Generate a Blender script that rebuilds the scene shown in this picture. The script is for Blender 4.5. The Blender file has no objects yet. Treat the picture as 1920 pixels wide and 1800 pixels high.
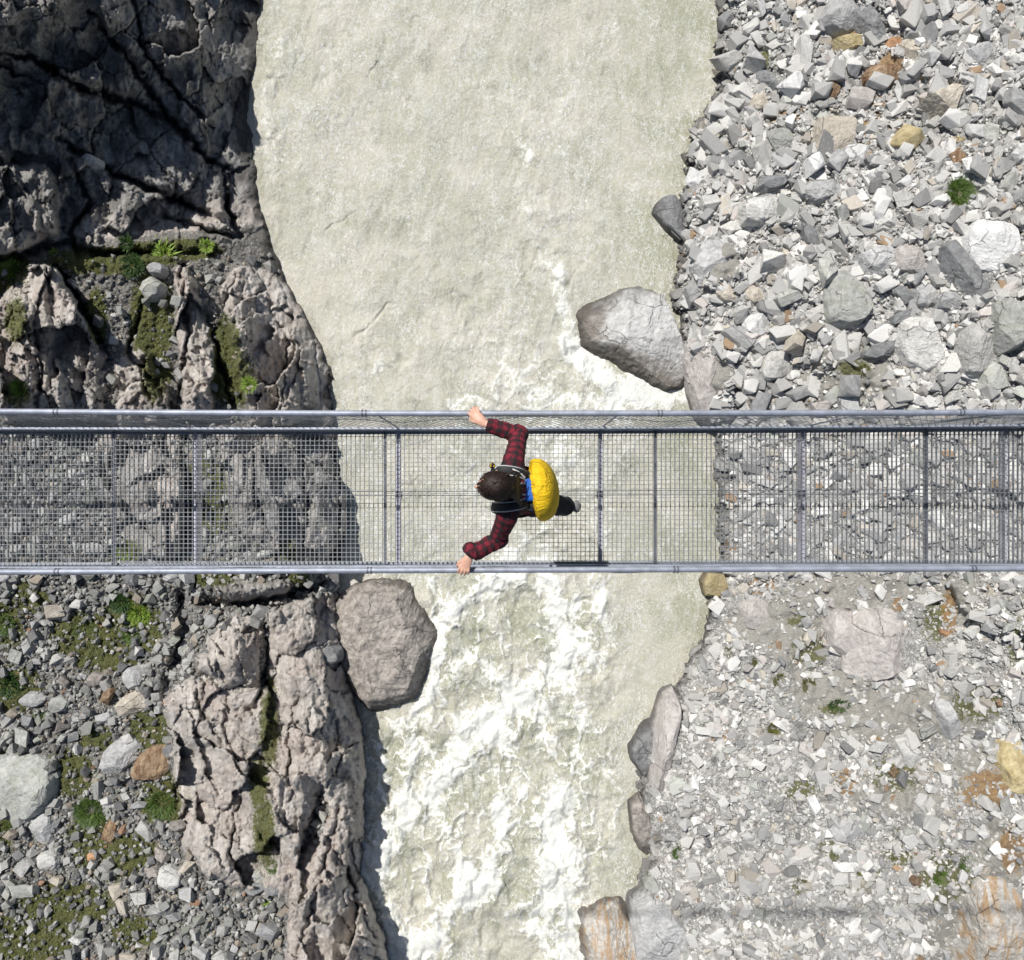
import bpy, bmesh, math, random
import numpy as np
from mathutils import Vector, Matrix, Euler

random.seed(7); RNG = np.random.default_rng(7)
SC = bpy.context.scene
COL = SC.collection
F = 1400.0; H = 6.2; NX, NY = 960.0, 978.0; RIV = -12.0

RIVER_Z = -140.0                      # metres: gorge pushed away from the camera to this depth, blurring the bridge shadow
G = (H - RIVER_Z) / (H - RIV)        # gorge laid out from image pixels at a shallow depth, then scaled about the camera
def W(z): return RIVER_Z + G * (z - RIV)
def kb(z): return (H - z) / F        # metres per photo pixel at deck heights
def kz(z): return (H - W(z)) / F     # the same on the gorge floor
def P(u, v, z):
    k = kz(z)
    return ((u - NX) * k, (NY - v) * k, W(z))

# ------------------------------------------------------------------ noise (numpy)
def _h(ix, iy, seed):
    with np.errstate(over='ignore'):
        n = (ix.astype(np.int64) * 374761393 + iy.astype(np.int64) * 668265263 + seed * 1442695041) & 0xffffffff
        n = ((n ^ (n >> 13)) * 1274126177) & 0xffffffff
        n = ((n ^ (n >> 16)) * 2246822519) & 0xffffffff
        n = n ^ (n >> 15)
    return (n & 0xffffff) / float(0x1000000)
def gn(x, y, seed=0):
    x = np.asarray(x, float); y = np.asarray(y, float)
    xi = np.floor(x); yi = np.floor(y); fx = x - xi; fy = y - yi
    sx = fx * fx * fx * (fx * (fx * 6 - 15) + 10); sy = fy * fy * fy * (fy * (fy * 6 - 15) + 10)
    def g(a, b):
        t = _h(xi + a, yi + b, seed) * 6.2831853
        return np.cos(t) * (fx - a) + np.sin(t) * (fy - b)
    a = g(0, 0); b = g(1, 0); c = g(0, 1); d = g(1, 1)
    return ((a + (b - a) * sx) * (1 - sy) + (c + (d - c) * sx) * sy) * 1.5
def fbm(x, y, o=4, seed=0, g=.5, l=2.03):
    s = 0; a = 1; t = 0
    for i in range(o):
        s = s + a * gn(x, y, seed + i * 17); t += a; a *= g; x = x * l + 3.1; y = y * l + 1.7
    return s / t
def ridged(x, y, o=4, seed=0, g=.5):
    s = 0; a = 1; t = 0
    for i in range(o):
        s = s + a * (1 - 2 * np.abs(gn(x, y, seed + i * 13))); t += a; a *= g; x = x * 2.07 + 5.2; y = y * 2.07 + 1.3
    return s / t
def worley(x, y, seed=0):
    xi = np.floor(x); yi = np.floor(y)
    f1 = np.full(np.shape(x), 9.); f2 = f1.copy(); idv = np.zeros(np.shape(x))
    for a in (-1, 0, 1):
        for b in (-1, 0, 1):
            cx = xi + a; cy = yi + b
            px = cx + _h(cx, cy, seed); py = cy + _h(cx, cy, seed + 91)
            d = np.hypot(px - x, py - y)
            m = d < f1
            f2 = np.where(m, f1, np.minimum(f2, d)); idv = np.where(m, _h(cx, cy, seed + 7), idv); f1 = np.where(m, d, f1)
    return f1, f2, idv
def facets(x, y, sx, sy, seed, tilt, step, warp=0.):
    """broken rock: every cell is its own tilted plane"""
    X = x / sx; Y = y / sy
    if warp: X, Y = X + warp * fbm(X * 1.7, Y * 1.7, 4, seed + 50), Y + warp * fbm(X * 1.7 + 5, Y * 1.7, 4, seed + 51)
    xi = np.floor(X); yi = np.floor(Y); f1 = np.full(np.shape(X), 9.); f2 = f1.copy(); h = np.zeros(np.shape(X))
    for a in (-1, 0, 1):
        for b in (-1, 0, 1):
            cx = xi + a; cy = yi + b; dx = X - cx - _h(cx, cy, seed); dy = Y - cy - _h(cx, cy, seed + 91); d = np.hypot(dx, dy); m = d < f1
            hh = (_h(cx, cy, seed + 7) - .5) * 2 * step + tilt * ((_h(cx, cy, seed + 8) - .5) * 2 * dx + (_h(cx, cy, seed + 9) - .5) * 2 * dy)
            f2 = np.where(m, f1, np.minimum(f2, d)); h = np.where(m, hh, h); f1 = np.where(m, d, f1)
    return h, f2 - f1
def boxed(u, v, pts, pad, fn, fill):
    P_ = np.array([p[:2] for p in pts]); m = (u > P_[:, 0].min() - pad) & (u < P_[:, 0].max() + pad) & (v > P_[:, 1].min() - pad) & (v < P_[:, 1].max() + pad)
    r = np.full(np.shape(u), float(fill))
    if m.any(): r[m] = fn(u[m], v[m])
    return r
def ledge(x, sharp=.82):
    s = x - np.floor(x); return s * (1 - sst(sharp, 1, s))
def sst(a, b, x):
    t = np.clip((x - a) / (b - a), 0, 1); return t * t * (3 - 2 * t)
def n3(p, sc, seed=0):
    return (gn(p[:, 0] * sc + 7, p[:, 1] * sc + p[:, 2] * sc * .73, seed) + gn(p[:, 1] * sc, p[:, 2] * sc + p[:, 0] * sc * .41, seed + 5)
            + gn(p[:, 2] * sc + 3, p[:, 0] * sc - p[:, 1] * sc * .37, seed + 9)) / 1.8

def seg_dist(u, v, pts):
    d = np.full(np.shape(u), 1e9); tt = np.zeros(np.shape(u)); n = len(pts) - 1
    for i in range(n):
        ax, ay = pts[i][:2]; bx, by = pts[i + 1][:2]
        dx, dy = bx - ax, by - ay; L = dx * dx + dy * dy + 1e-9
        t = np.clip(((u - ax) * dx + (v - ay) * dy) / L, 0, 1)
        e = np.hypot(u - ax - t * dx, v - ay - t * dy)
        m = e < d; d = np.where(m, e, d); tt = np.where(m, (i + t) / n, tt)
    return d, tt
def inside(u, v, poly):
    c = np.zeros(np.shape(u), bool); n = len(poly)
    for i in range(n):
        x1, y1 = poly[i]; x2, y2 = poly[(i + 1) % n]
        if y1 == y2: continue
        m = ((y1 > v) != (y2 > v)) & (u < (x2 - x1) * (v - y1) / (y2 - y1) + x1)
        c ^= m
    return c
def sdist(u, v, poly):
    d, _ = seg_dist(u, v, poly + [poly[0]])
    return np.where(inside(u, v, poly), d, -d)

# ------------------------------------------------------------------ object helpers
def tag(o, label=None, cat=None, group=None, kind=None):
    if label: o['label'] = label
    if cat: o['category'] = cat
    if group: o['group'] = group
    if kind: o['kind'] = kind
    return o
def empty(name, loc=(0, 0, 0)):
    o = bpy.data.objects.new(name, None); COL.objects.link(o); o.location = loc; return o
def mesh_np(name, verts, faces, mat=None, parent=None, smooth=False, attrs=None, sizes=None):
    """verts Nx3 array; faces MxK array (all same size) or flat list with sizes"""
    me = bpy.data.meshes.new(name)
    verts = np.asarray(verts, np.float32)
    me.vertices.add(len(verts)); me.vertices.foreach_set('co', verts.ravel())
    if sizes is None:
        faces = np.asarray(faces, np.int32); K = faces.shape[1]
        ls = np.arange(0, faces.size, K, dtype=np.int32); fl = faces.ravel()
    else:
        fl = np.asarray(faces, np.int32); sizes = np.asarray(sizes, np.int32); ls = np.concatenate([[0], np.cumsum(sizes)[:-1]]).astype(np.int32)
    me.loops.add(len(fl)); me.loops.foreach_set('vertex_index', fl)
    me.polygons.add(len(ls)); me.polygons.foreach_set('loop_start', ls)
    me.update(calc_edges=True)
    me.polygons.foreach_set('use_smooth', np.full(len(ls), smooth))
    if attrs:
        for k, a in attrs.items():
            at = me.attributes.new(k, 'FLOAT', 'POINT'); at.data.foreach_set('value', np.asarray(a, np.float32).ravel())
    if mat: me.materials.append(mat)
    me.validate()
    o = bpy.data.objects.new(name, me); COL.objects.link(o)
    if parent: o.parent = parent
    return o
class MB:
    def __init__(s): s.v = []; s.f = []; s.n = 0; s.a = []
    def add(s, v, f):
        v = np.asarray(v, float); s.v.append(v); s.f += [tuple(i + s.n for i in q) for q in f]; s.n += len(v)
    def box(s, a, b):
        x0, y0, z0 = a; x1, y1, z1 = b
        s.add([(x0,y0,z0),(x1,y0,z0),(x1,y1,z0),(x0,y1,z0),(x0,y0,z1),(x1,y0,z1),(x1,y1,z1),(x0,y1,z1)],
              [(0,3,2,1),(4,5,6,7),(0,1,5,4),(1,2,6,5),(2,3,7,6),(3,0,4,7)])
    def tube(s, pts, r, n=8, cap=True, sub=0):
        v, f, _, _ = loft(pts, r, n, cap, sub); s.add(v, f)
    def build(s, name, mat, parent=None, smooth=False, bevel=0):
        fl = [i for q in s.f for i in q]; sz = [len(q) for q in s.f]
        o = mesh_np(name, np.vstack(s.v), fl, mat, parent, smooth, sizes=sz)
        if bevel:
            m = o.modifiers.new('b', 'BEVEL'); m.width = bevel; m.segments = 2; m.limit_method = 'ANGLE'
        return o
def catmull(pts, sub):
    pts = np.asarray(pts, float)
    if sub <= 1 or len(pts) < 3: return pts
    Q = np.vstack([2 * pts[0] - pts[1], pts, 2 * pts[-1] - pts[-2]]); out = []
    for i in range(1, len(Q) - 2):
        for j in range(sub):
            t = j / sub
            out.append(.5 * (2 * Q[i] + (Q[i+1] - Q[i-1]) * t + (2*Q[i-1] - 5*Q[i] + 4*Q[i+1] - Q[i+2]) * t*t + (3*Q[i] - Q[i-1] - 3*Q[i+1] + Q[i+2]) * t**3))
    out.append(pts[-1]); return np.array(out)
def loft(pts, r, n=12, cap=True, sub=0, disp=None, up=(0, 0, 1)):
    """tube along pts; r: scalar, list of radii or list of (ra, rb); returns verts, faces, u, v"""
    pts = np.asarray(pts, float)
    if np.isscalar(r): r = [r] * len(pts)
    R = np.array([(q, q) if np.isscalar(q) else q for q in r], float)
    if sub > 1:
        PR = catmull(np.hstack([pts, R]), sub); pts = PR[:, :3]; R = PR[:, 3:]
    T = np.gradient(pts, axis=0); T /= np.linalg.norm(T, axis=1)[:, None] + 1e-12
    L = np.concatenate([[0], np.cumsum(np.linalg.norm(np.diff(pts, axis=0), axis=1))])
    a = np.array(up, float); a = a - T[0] * a.dot(T[0])
    if np.linalg.norm(a) < .15: a = np.array((1., 0, 0)) - T[0] * T[0][0]
    a /= np.linalg.norm(a)
    V = []; Uu = []; Vv = []; th = np.arange(n) * 2 * math.pi / n
    for i in range(len(pts)):
        a = a - T[i] * a.dot(T[i]); a /= np.linalg.norm(a); b = np.cross(T[i], a)
        d = 1.0 if disp is None else disp(th, L[i], i / (len(pts) - 1))
        V.append(pts[i] + (np.cos(th) * R[i, 0] * d)[:, None] * a + (np.sin(th) * R[i, 1] * d)[:, None] * b)
        Uu.append(th / (2 * math.pi) * 2 * math.pi * .055); Vv.append(np.full(n, L[i]))
    m = len(pts); V = np.vstack(V); f = []
    for i in range(m - 1):
        for j in range(n):
            k = (j + 1) % n; f.append((i*n+j, i*n+k, (i+1)*n+k, (i+1)*n+j))
    Uu = np.concatenate(Uu); Vv = np.concatenate(Vv)
    if cap:
        f.append(tuple(range(n))[::-1]); f.append(tuple((m-1)*n + j for j in range(n)))
    return V, f, Uu, Vv

# ------------------------------------------------------------------ materials
class NT:
    def __init__(s, name, g=1):
        s.m = bpy.data.materials.new(name); s.m.use_nodes = True; s.t = s.m.node_tree
        s.b = s.t.nodes['Principled BSDF']
        s.geo = s.t.nodes.new('ShaderNodeNewGeometry'); s.pos = s.geo.outputs['Position']; s.g = g
        if g != 1:
            n = s.t.nodes.new('ShaderNodeVectorMath'); n.operation = 'MULTIPLY_ADD'; n.inputs[1].default_value = (1 / g,) * 3; n.inputs[2].default_value = (0, 0, RIV - RIVER_Z / g); s.L(s.pos, n.inputs[0]); s.pos = n.outputs[0]
    def N(s, typ, **kw):
        n = s.t.nodes.new(typ)
        for k, v in kw.items(): setattr(n, k, v)
        return n
    def L(s, a, b): s.t.links.new(a, b)
    def setin(s, n, i, v):
        if v is None: return
        if hasattr(v, 'is_output') or isinstance(v, bpy.types.NodeSocket): s.L(v, n.inputs[i])
        else: n.inputs[i].default_value = v
    def math(s, op, a, b=None, c=None, clamp=False):
        n = s.N('ShaderNodeMath', operation=op, use_clamp=clamp); s.setin(n, 0, a); s.setin(n, 1, b); s.setin(n, 2, c); return n.outputs[0]
    def mix(s, f, a, b, blend='MIX'):
        n = s.N('ShaderNodeMix', data_type='RGBA', blend_type=blend); s.setin(n, 0, f)
        for i, q in ((6, a), (7, b)):
            s.setin(n, i, q if isinstance(q, bpy.types.NodeSocket) else tuple(q) + (1,) * (4 - len(q)))
        return n.outputs[2]
    def noise(s, scale, detail=6, rough=.6, vec=None, dist=0, color=False):
        n = s.N('ShaderNodeTexNoise'); n.inputs['Scale'].default_value = scale; n.inputs['Detail'].default_value = detail
        n.inputs['Roughness'].default_value = rough; n.inputs['Distortion'].default_value = dist
        s.L(vec if vec is not None else s.pos, n.inputs['Vector']); return n.outputs['Color' if color else 'Fac']
    def vor(s, scale, vec=None, feature='F1', out='Distance', rnd=1):
        n = s.N('ShaderNodeTexVoronoi', feature=feature); n.inputs['Scale'].default_value = scale; n.inputs['Randomness'].default_value = rnd
        s.L(vec if vec is not None else s.pos, n.inputs['Vector']); return n.outputs[out]
    def mapv(s, sc=(1, 1, 1), rot=(0, 0, 0), vec=None):
        n = s.N('ShaderNodeMapping'); n.inputs['Scale'].default_value = sc; n.inputs['Rotation'].default_value = rot
        s.L(vec if vec is not None else s.pos, n.inputs['Vector']); return n.outputs[0]
    def step(s, x, a, b):
        n = s.N('ShaderNodeMapRange', interpolation_type='SMOOTHSTEP'); s.setin(n, 0, x); s.setin(n, 1, a); s.setin(n, 2, b); return n.outputs[0]
    def ramp(s, x, stops, interp='LINEAR'):
        n = s.N('ShaderNodeValToRGB'); cr = n.color_ramp; cr.interpolation = interp
        while len(cr.elements) < len(stops): cr.elements.new(.5)
        for e, (p, c) in zip(cr.elements, stops): e.position = p; e.color = tuple(c) + (1,)
        s.L(x, n.inputs[0]); return n.outputs[0]
    def attr(s, name):
        n = s.N('ShaderNodeAttribute', attribute_name=name); return n.outputs['Fac']
    def bump(s, h, strength=.5, dist=.02, normal=None):
        n = s.N('ShaderNodeBump'); s.setin(n, 'Strength', strength); n.inputs['Distance'].default_value = dist * s.g; s.L(h, n.inputs['Height'])
        if normal is not None: s.L(normal, n.inputs['Normal'])
        return n.outputs[0]
    def out(s, color=None, rough=None, normal=None, metal=None, spec=None):
        s.setin(s.b, 'Base Color', color if (color is None or isinstance(color, bpy.types.NodeSocket)) else tuple(color) + (1,)); s.setin(s.b, 'Roughness', rough)
        s.setin(s.b, 'Metallic', metal); s.setin(s.b, 'Specular IOR Level', spec)
        if normal is not None: s.L(normal, s.b.inputs['Normal'])
        return s.m

def mat_left():
    t = NT('gneiss_rock', G)
    st = t.mapv((2.3, .8, 1.2), (0, 0, math.radians(-12)))
    big = t.noise(.9, 5, .6); stn = t.noise(2.2, 9, .72, st, .6); fine = t.noise(34, 5, .75); mid = t.noise(6, 8, .7)
    c = t.ramp(stn, [(.24, (.20, .175, .155)), (.40, (.43, .39, .35)), (.53, (.64, .59, .54)), (.70, (.86, .83, .79))])
    c = t.mix(t.step(big, .45, .62), c, t.mix(.45, c, (.48, .39, .34)))
    c = t.mix(t.math('MULTIPLY', t.step(mid, .5, .68), .55), c, (.42, .40, .38))
    c = t.mix(t.math('MULTIPLY', t.step(fine, .56, .68), .6), c, (.06, .055, .05))
    c = t.mix(t.math('MULTIPLY', t.step(t.noise(55, 3, .6), .6, .7), .5), c, (.62, .58, .54))
    veins = t.noise(1.6, 4, .5, t.mapv((3, .7, 1), (0, 0, -.3)), 1.2)
    v2 = t.math('ABSOLUTE', t.math('SUBTRACT', veins, .5))
    c = t.mix(t.math('MULTIPLY', t.step(v2, .012, .0), .55), c, (.6, .57, .53))
    # darker grey rock: shade of the upper cliff put into the colour
    shade_grey = t.ramp(stn, [(.28, (.085, .08, .075)), (.48, (.25, .24, .228)), (.68, (.56, .545, .52))])
    shade_grey = t.mix(t.math('MULTIPLY', t.step(fine, .58, .7), .6), shade_grey, (.55, .55, .56))
    c = t.mix(t.attr('shade_grey'), c, shade_grey)
    # gravel dirt
    dirt = t.ramp(t.noise(22, 6, .8), [(.3, (.10, .088, .072)), (.55, (.22, .20, .17)), (.75, (.40, .38, .34))])
    gcell = t.vor(26, feature='DISTANCE_TO_EDGE'); gcol = t.vor(26, out='Color')
    sp_ = t.N('ShaderNodeSeparateColor'); t.L(gcol, sp_.inputs[0]); gcol = t.ramp(sp_.outputs[0], [(0, (.16, .15, .14)), (.6, (.33, .32, .30)), (1, (.52, .51, .49))])
    dirt = t.mix(t.step(gcell, .04, .12), dirt, gcol)
    gv = t.attr('gravel'); gv = t.step(t.math('ADD', gv, t.math('MULTIPLY', t.math('SUBTRACT', mid, .5), .9)), .42, .58)
    c = t.mix(gv, c, dirt)
    ms = t.step(t.math('ADD', t.attr('moss'), t.math('MULTIPLY', t.math('SUBTRACT', t.noise(9, 8, .75), .5), 1.5)), .42, .62)
    mc = t.ramp(t.noise(30, 5, .7), [(.3, (.035, .045, .008)), (.5, (.10, .115, .02)), (.7, (.20, .19, .045))])
    c = t.mix(t.math('MULTIPLY', ms, .9), c, mc)
    wet = t.attr('wet')
    c = t.mix(wet, c, t.mix(.85, c, (.03, .027, .024), 'MIX'))
    h = t.math('ADD', t.math('MULTIPLY', t.noise(14, 8, .75, t.mapv((1.6, .8, 1), (0, 0, -.15))), 1.0), t.math('MULTIPLY', t.noise(60, 4, .7), .35))
    h = t.math('ADD', h, t.math('MULTIPLY', gcell, t.math('MULTIPLY', gv, .8)))
    rg = t.math('SUBTRACT', .88, t.math('MULTIPLY', wet, .35))
    return t.out(c, rg, t.bump(h, .9, .07))
def mat_right():
    t = NT('gravel_ground', G)
    a = t.vor(30, feature='DISTANCE_TO_EDGE'); col = t.vor(30, out='Color')
    sep = t.N('ShaderNodeSeparateColor'); t.L(col, sep.inputs[0])
    g = t.ramp(sep.outputs[0], [(0, (.34, .335, .32)), (.5, (.52, .515, .50)), (1, (.76, .755, .74))])
    c = t.mix(t.step(a, .03, .12), (.22, .21, .19), g)
    dirt = t.ramp(t.noise(45, 6, .8), [(.3, (.19, .178, .15)), (.52, (.40, .385, .345)), (.7, (.66, .645, .61))])
    f = t.step(t.math('ADD', t.attr('dirt'), t.math('MULTIPLY', t.math('SUBTRACT', t.noise(4, 8, .7), .5), 1.0)), .4, .6)
    c = t.mix(f, c, dirt)
    ms = t.step(t.math('ADD', t.attr('moss'), t.math('MULTIPLY', t.math('SUBTRACT', t.noise(9, 8, .75), .5), 1.6)), .45, .65)
    c = t.mix(t.math('MULTIPLY', ms, .85), c, t.ramp(t.noise(40, 4, .7), [(.3, (.05, .055, .012)), (.55, (.14, .145, .035)), (.75, (.30, .28, .12))]))
    rs = t.step(t.math('ADD', t.attr('rust'), t.math('MULTIPLY', t.math('SUBTRACT', t.noise(11, 7, .75), .5), 1.3)), .45, .7)
    c = t.mix(t.math('MULTIPLY', rs, .8), c, t.ramp(t.noise(16, 4, .7), [(.3, (.22, .11, .035)), (.6, (.42, .26, .10))]))
    c = t.mix(t.attr('wet'), c, t.mix(.8, c, (.045, .042, .035)))
    h = t.math('ADD', t.math('MULTIPLY', a, 1.2), t.noise(50, 5, .7))
    return t.out(c, .9, t.bump(h, .8, .05))
STONE = {  # name: (low, high)
 'pale':  ((.42, .41, .385), (.68, .67, .635)), 'grey': ((.30, .30, .295), (.54, .538, .53)), 'slate': ((.17, .172, .175), (.33, .335, .335)),
 'tan':   ((.36, .32, .26), (.62, .565, .48)), 'rust': ((.19, .115, .065), (.45, .33, .21)), 'white': ((.58, .58, .565), (.80, .795, .78)),
 'green': ((.32, .322, .30), (.54, .543, .51)), 'pink': ((.36, .33, .31), (.60, .56, .53)), 'yellow': ((.36, .28, .13), (.62, .53, .32)),
 'brown': ((.17, .152, .138), (.50, .455, .41)), 'orange': ((.38, .20, .10), (.58, .36, .21)), 'washed': ((.50, .495, .48), (.78, .775, .76)), 'stained': ((.30, .285, .26), (.58, .55, .50))}
def mat_stone(kind, osc=1 / G):
    lo, hi = STONE[kind]; t = NT(kind + '_stone', G)
    oi = t.N('ShaderNodeObjectInfo'); rnd = oi.outputs['Random']
    tc = t.N('ShaderNodeTexCoord'); vec = tc.outputs['Object']
    off = t.N('ShaderNodeVectorMath', operation='MULTIPLY_ADD'); t.L(vec, off.inputs[0]); off.inputs[1].default_value = (osc,) * 3
    cmb = t.N('ShaderNodeCombineXYZ')
    for i in range(3): t.L(t.math('MULTIPLY', rnd, 37. + i * 11), cmb.inputs[i])
    t.L(cmb.outputs[0], off.inputs[2]); vec = off.outputs[0]
    a = t.noise(5, 9, .72, vec, .4); st = t.noise(4, 6, .7, t.mapv((1, 1, 6), (.25, .2, 0), vec)); f = t.noise(60, 4, .75, vec); m = t.noise(14, 6, .7, vec)
    c = t.mix(t.step(a, .3, .7), lo, hi)
    c = t.mix(t.math('MULTIPLY', t.step(st, .45, .65), .4), c, tuple(min(1, q * 1.15) for q in hi))
    c = t.mix(t.math('MULTIPLY', t.step(m, .52, .7), .45), c, tuple(q * .55 for q in lo))
    c = t.mix(t.math('MULTIPLY', t.step(f, .56, .7), .55), c, tuple(q * .35 for q in lo))
    if kind in ('stained', 'rust'):
        s2 = t.noise(2.2, 6, .7, t.mapv((3, .6, 1), (0, 0, .1), vec), .6)
        c = t.mix(t.math('MULTIPLY', t.step(s2, .47, .60), .72), c, (.40, .24, .10) if kind == 'stained' else (.13, .06, .025))
    if kind == 'washed':
        z2 = t.N('ShaderNodeSeparateXYZ'); t.L(t.pos, z2.inputs[0]); hz = t.math('ADD', z2.outputs[2], t.math('MULTIPLY', t.math('SUBTRACT', t.noise(1.6, 7, .7), .5), 1.5))
        xy = t.math('ADD', hz, t.math('ADD', t.math('MULTIPLY', t.math('SUBTRACT', z2.outputs[1], 4.0), .45), t.math('MULTIPLY', t.math('SUBTRACT', z2.outputs[0], 3.0), .35))); c = t.mix(t.math('MULTIPLY', t.step(xy, RIV + .70, RIV + .25), .85), c, t.mix(t.step(f, .4, .65), (.30, .25, .20), (.07, .06, .05)))
    if kind == 'green': c = t.mix(t.math('MULTIPLY', t.step(t.noise(3, 5, .7, vec), .5, .62), .25), c, (.26, .28, .16))
    cw = t.N('ShaderNodeVectorMath', operation='MULTIPLY_ADD'); t.L(t.noise(3, 5, .65, vec, color=True), cw.inputs[0]); cw.inputs[1].default_value = (.22, .22, .22); t.L(vec, cw.inputs[2])
    crk = t.vor(1.1, cw.outputs[0], 'DISTANCE_TO_EDGE'); crk = t.math('MULTIPLY', t.step(crk, .014, .0), t.step(t.noise(1.2, 2, .5, vec), .5, .6))
    c = t.mix(t.math('MULTIPLY', crk, .35), c, (.05, .028, .025))
    v = t.math('ADD', .82, t.math('MULTIPLY', rnd, .36))
    hsv = t.N('ShaderNodeHueSaturation'); t.L(v, hsv.inputs['Value']); t.L(c, hsv.inputs['Color']); c = hsv.outputs[0]
    # darker where the river keeps it wet
    wz = t.N('ShaderNodeSeparateXYZ'); t.L(t.pos, wz.inputs[0])
    w = t.step(t.math('ADD', wz.outputs[2], t.math('MULTIPLY', t.math('SUBTRACT', t.noise(2.5, 6, .7), .5), .6)), RIV + .36, RIV + .10)
    c = t.mix(t.math('MULTIPLY', w, .72), c, (.05, .043, .036))
    h = t.math('ADD', t.noise(16, 9, .75, vec), t.math('MULTIPLY', t.noise(9, 5, .6, t.mapv((1, 1, 7), (.25, .2, 0), vec)), .8))
    h = t.math('SUBTRACT', h, t.math('MULTIPLY', crk, 1.2)); return t.out(c, .84, t.bump(h, .85, .038))
def mat_rubble(name, stops, wetline=True):
    t = NT(name, G); r = t.geo.outputs['Random Per Island']
    c = t.ramp(r, stops, 'CONSTANT')
    hs = t.N('ShaderNodeHueSaturation'); r2 = t.math('FRACT', t.math('MULTIPLY', r, 91.7)); t.L(t.math('ADD', .66, t.math('MULTIPLY', r2, .62)), hs.inputs['Value']); t.L(c, hs.inputs['Color']); c = hs.outputs[0]
    c = t.mix(t.math('MULTIPLY', t.step(t.noise(38, 6, .75), .48, .68), .4), c, (.12, .115, .105))
    c = t.mix(t.math('MULTIPLY', t.step(t.noise(22, 5, .7), .56, .7), .35), c, (.72, .71, .69))
    if wetline:
        wz = t.N('ShaderNodeSeparateXYZ'); t.L(t.pos, wz.inputs[0])
        w = t.step(t.math('ADD', wz.outputs[2], t.math('MULTIPLY', t.math('SUBTRACT', t.noise(2, 5, .7), .5), .5)), RIV + .46, RIV + .16)
        c = t.mix(t.math('MULTIPLY', w, .7), c, (.05, .045, .038))
    return t.out(c, .85, t.bump(t.noise(45, 6, .75), .7, .02))
def mat_water():
    t = NT('glacial_water', G)
    fm = t.attr('foam'); dp = t.attr('tint')
    st = t.mapv((1.25, .9, 1), (0, 0, .2))
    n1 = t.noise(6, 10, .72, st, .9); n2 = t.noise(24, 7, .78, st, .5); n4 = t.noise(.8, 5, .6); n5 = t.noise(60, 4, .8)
    ff = t.math('ADD', fm, t.math('ADD', t.math('MULTIPLY', t.math('SUBTRACT', n1, .5), .75), t.math('MULTIPLY', t.math('SUBTRACT', n2, .5), .75)))
    ff = t.step(ff, .33, .66)
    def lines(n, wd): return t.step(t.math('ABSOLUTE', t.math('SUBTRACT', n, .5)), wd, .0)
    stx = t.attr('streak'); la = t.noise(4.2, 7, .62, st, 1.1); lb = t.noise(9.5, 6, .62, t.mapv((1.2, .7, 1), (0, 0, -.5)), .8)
    glint1 = lines(la, .045); glint2 = lines(lb, .05)  # thin white lines: sun glints painted into the water colour
    w = t.mix(dp, (.51, .498, .392), (.375, .38, .262))
    w = t.mix(t.math('MULTIPLY', t.step(stx, .1, .9), .42), w, (.66, .665, .60))
    w = t.mix(t.math('MULTIPLY', t.step(stx, -.15, -1.0), .5), w, (.30, .31, .23))
    w = t.mix(t.math('MULTIPLY', t.attr('shore'), .55), w, (.30, .28, .18))
    w = t.mix(t.math('MULTIPLY', t.step(n4, .42, .62), .6), w, (.68, .64, .54))
    w = t.mix(t.math('MULTIPLY', t.step(n2, .50, .72), .75), w, (.78, .78, .72))
    w = t.mix(t.math('MULTIPLY', t.step(n5, .55, .72), t.math('SUBTRACT', .7, t.math('MULTIPLY', dp, .35))), w, (.84, .84, .80))  # fine white specks: small sun sparkle painted as colour
    w = t.mix(t.math('MULTIPLY', t.step(n2, .46, .28), .45), w, (.37, .37, .28))
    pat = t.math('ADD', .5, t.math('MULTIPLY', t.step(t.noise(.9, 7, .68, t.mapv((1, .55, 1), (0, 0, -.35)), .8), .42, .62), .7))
    w = t.mix(t.math('MULTIPLY', t.math('MULTIPLY', glint1, t.step(n2, .44, .58)), pat), w, (.88, .88, .86))
    w = t.mix(t.math('MULTIPLY', t.math('MULTIPLY', glint2, t.step(n1, .44, .58)), pat), w, (.88, .88, .86))
    fc = t.mix(t.step(n2, .62, .36), (.87, .875, .85), (.66, .67, .59)); c = t.mix(ff, w, fc)
    rg = t.math('ADD', .11, t.math('MULTIPLY', ff, .5))
    cb = t.noise(9, 9, .74, st, .6); cf = t.noise(38, 6, .78, st, .3)
    h = t.math('ADD', t.math('ADD', cb, t.math('MULTIPLY', cf, .5)), t.math('MULTIPLY', t.math('ADD', glint1, glint2), .10))
    n = t.bump(h, t.math('SUBTRACT', .7, t.math('MULTIPLY', ff, .25)), .07)
    m = t.out(c, rg, n, spec=.5)
    t.b.inputs['IOR'].default_value = 1.33
    return m
def mat_simple(name, col, rough=.6, metal=0, nscale=40, amt=.25, bump=.15, bd=.004):
    t = NT(name); tc = t.N('ShaderNodeTexCoord').outputs['Object']
    n = t.noise(nscale, 6, .7, tc)
    c = t.mix(t.step(n, .3, .7), tuple(q * (1 - amt) for q in col), tuple(min(1, q * (1 + amt)) for q in col))
    return t.out(c, rough, t.bump(n, bump, bd) if bump else None, metal)
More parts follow.
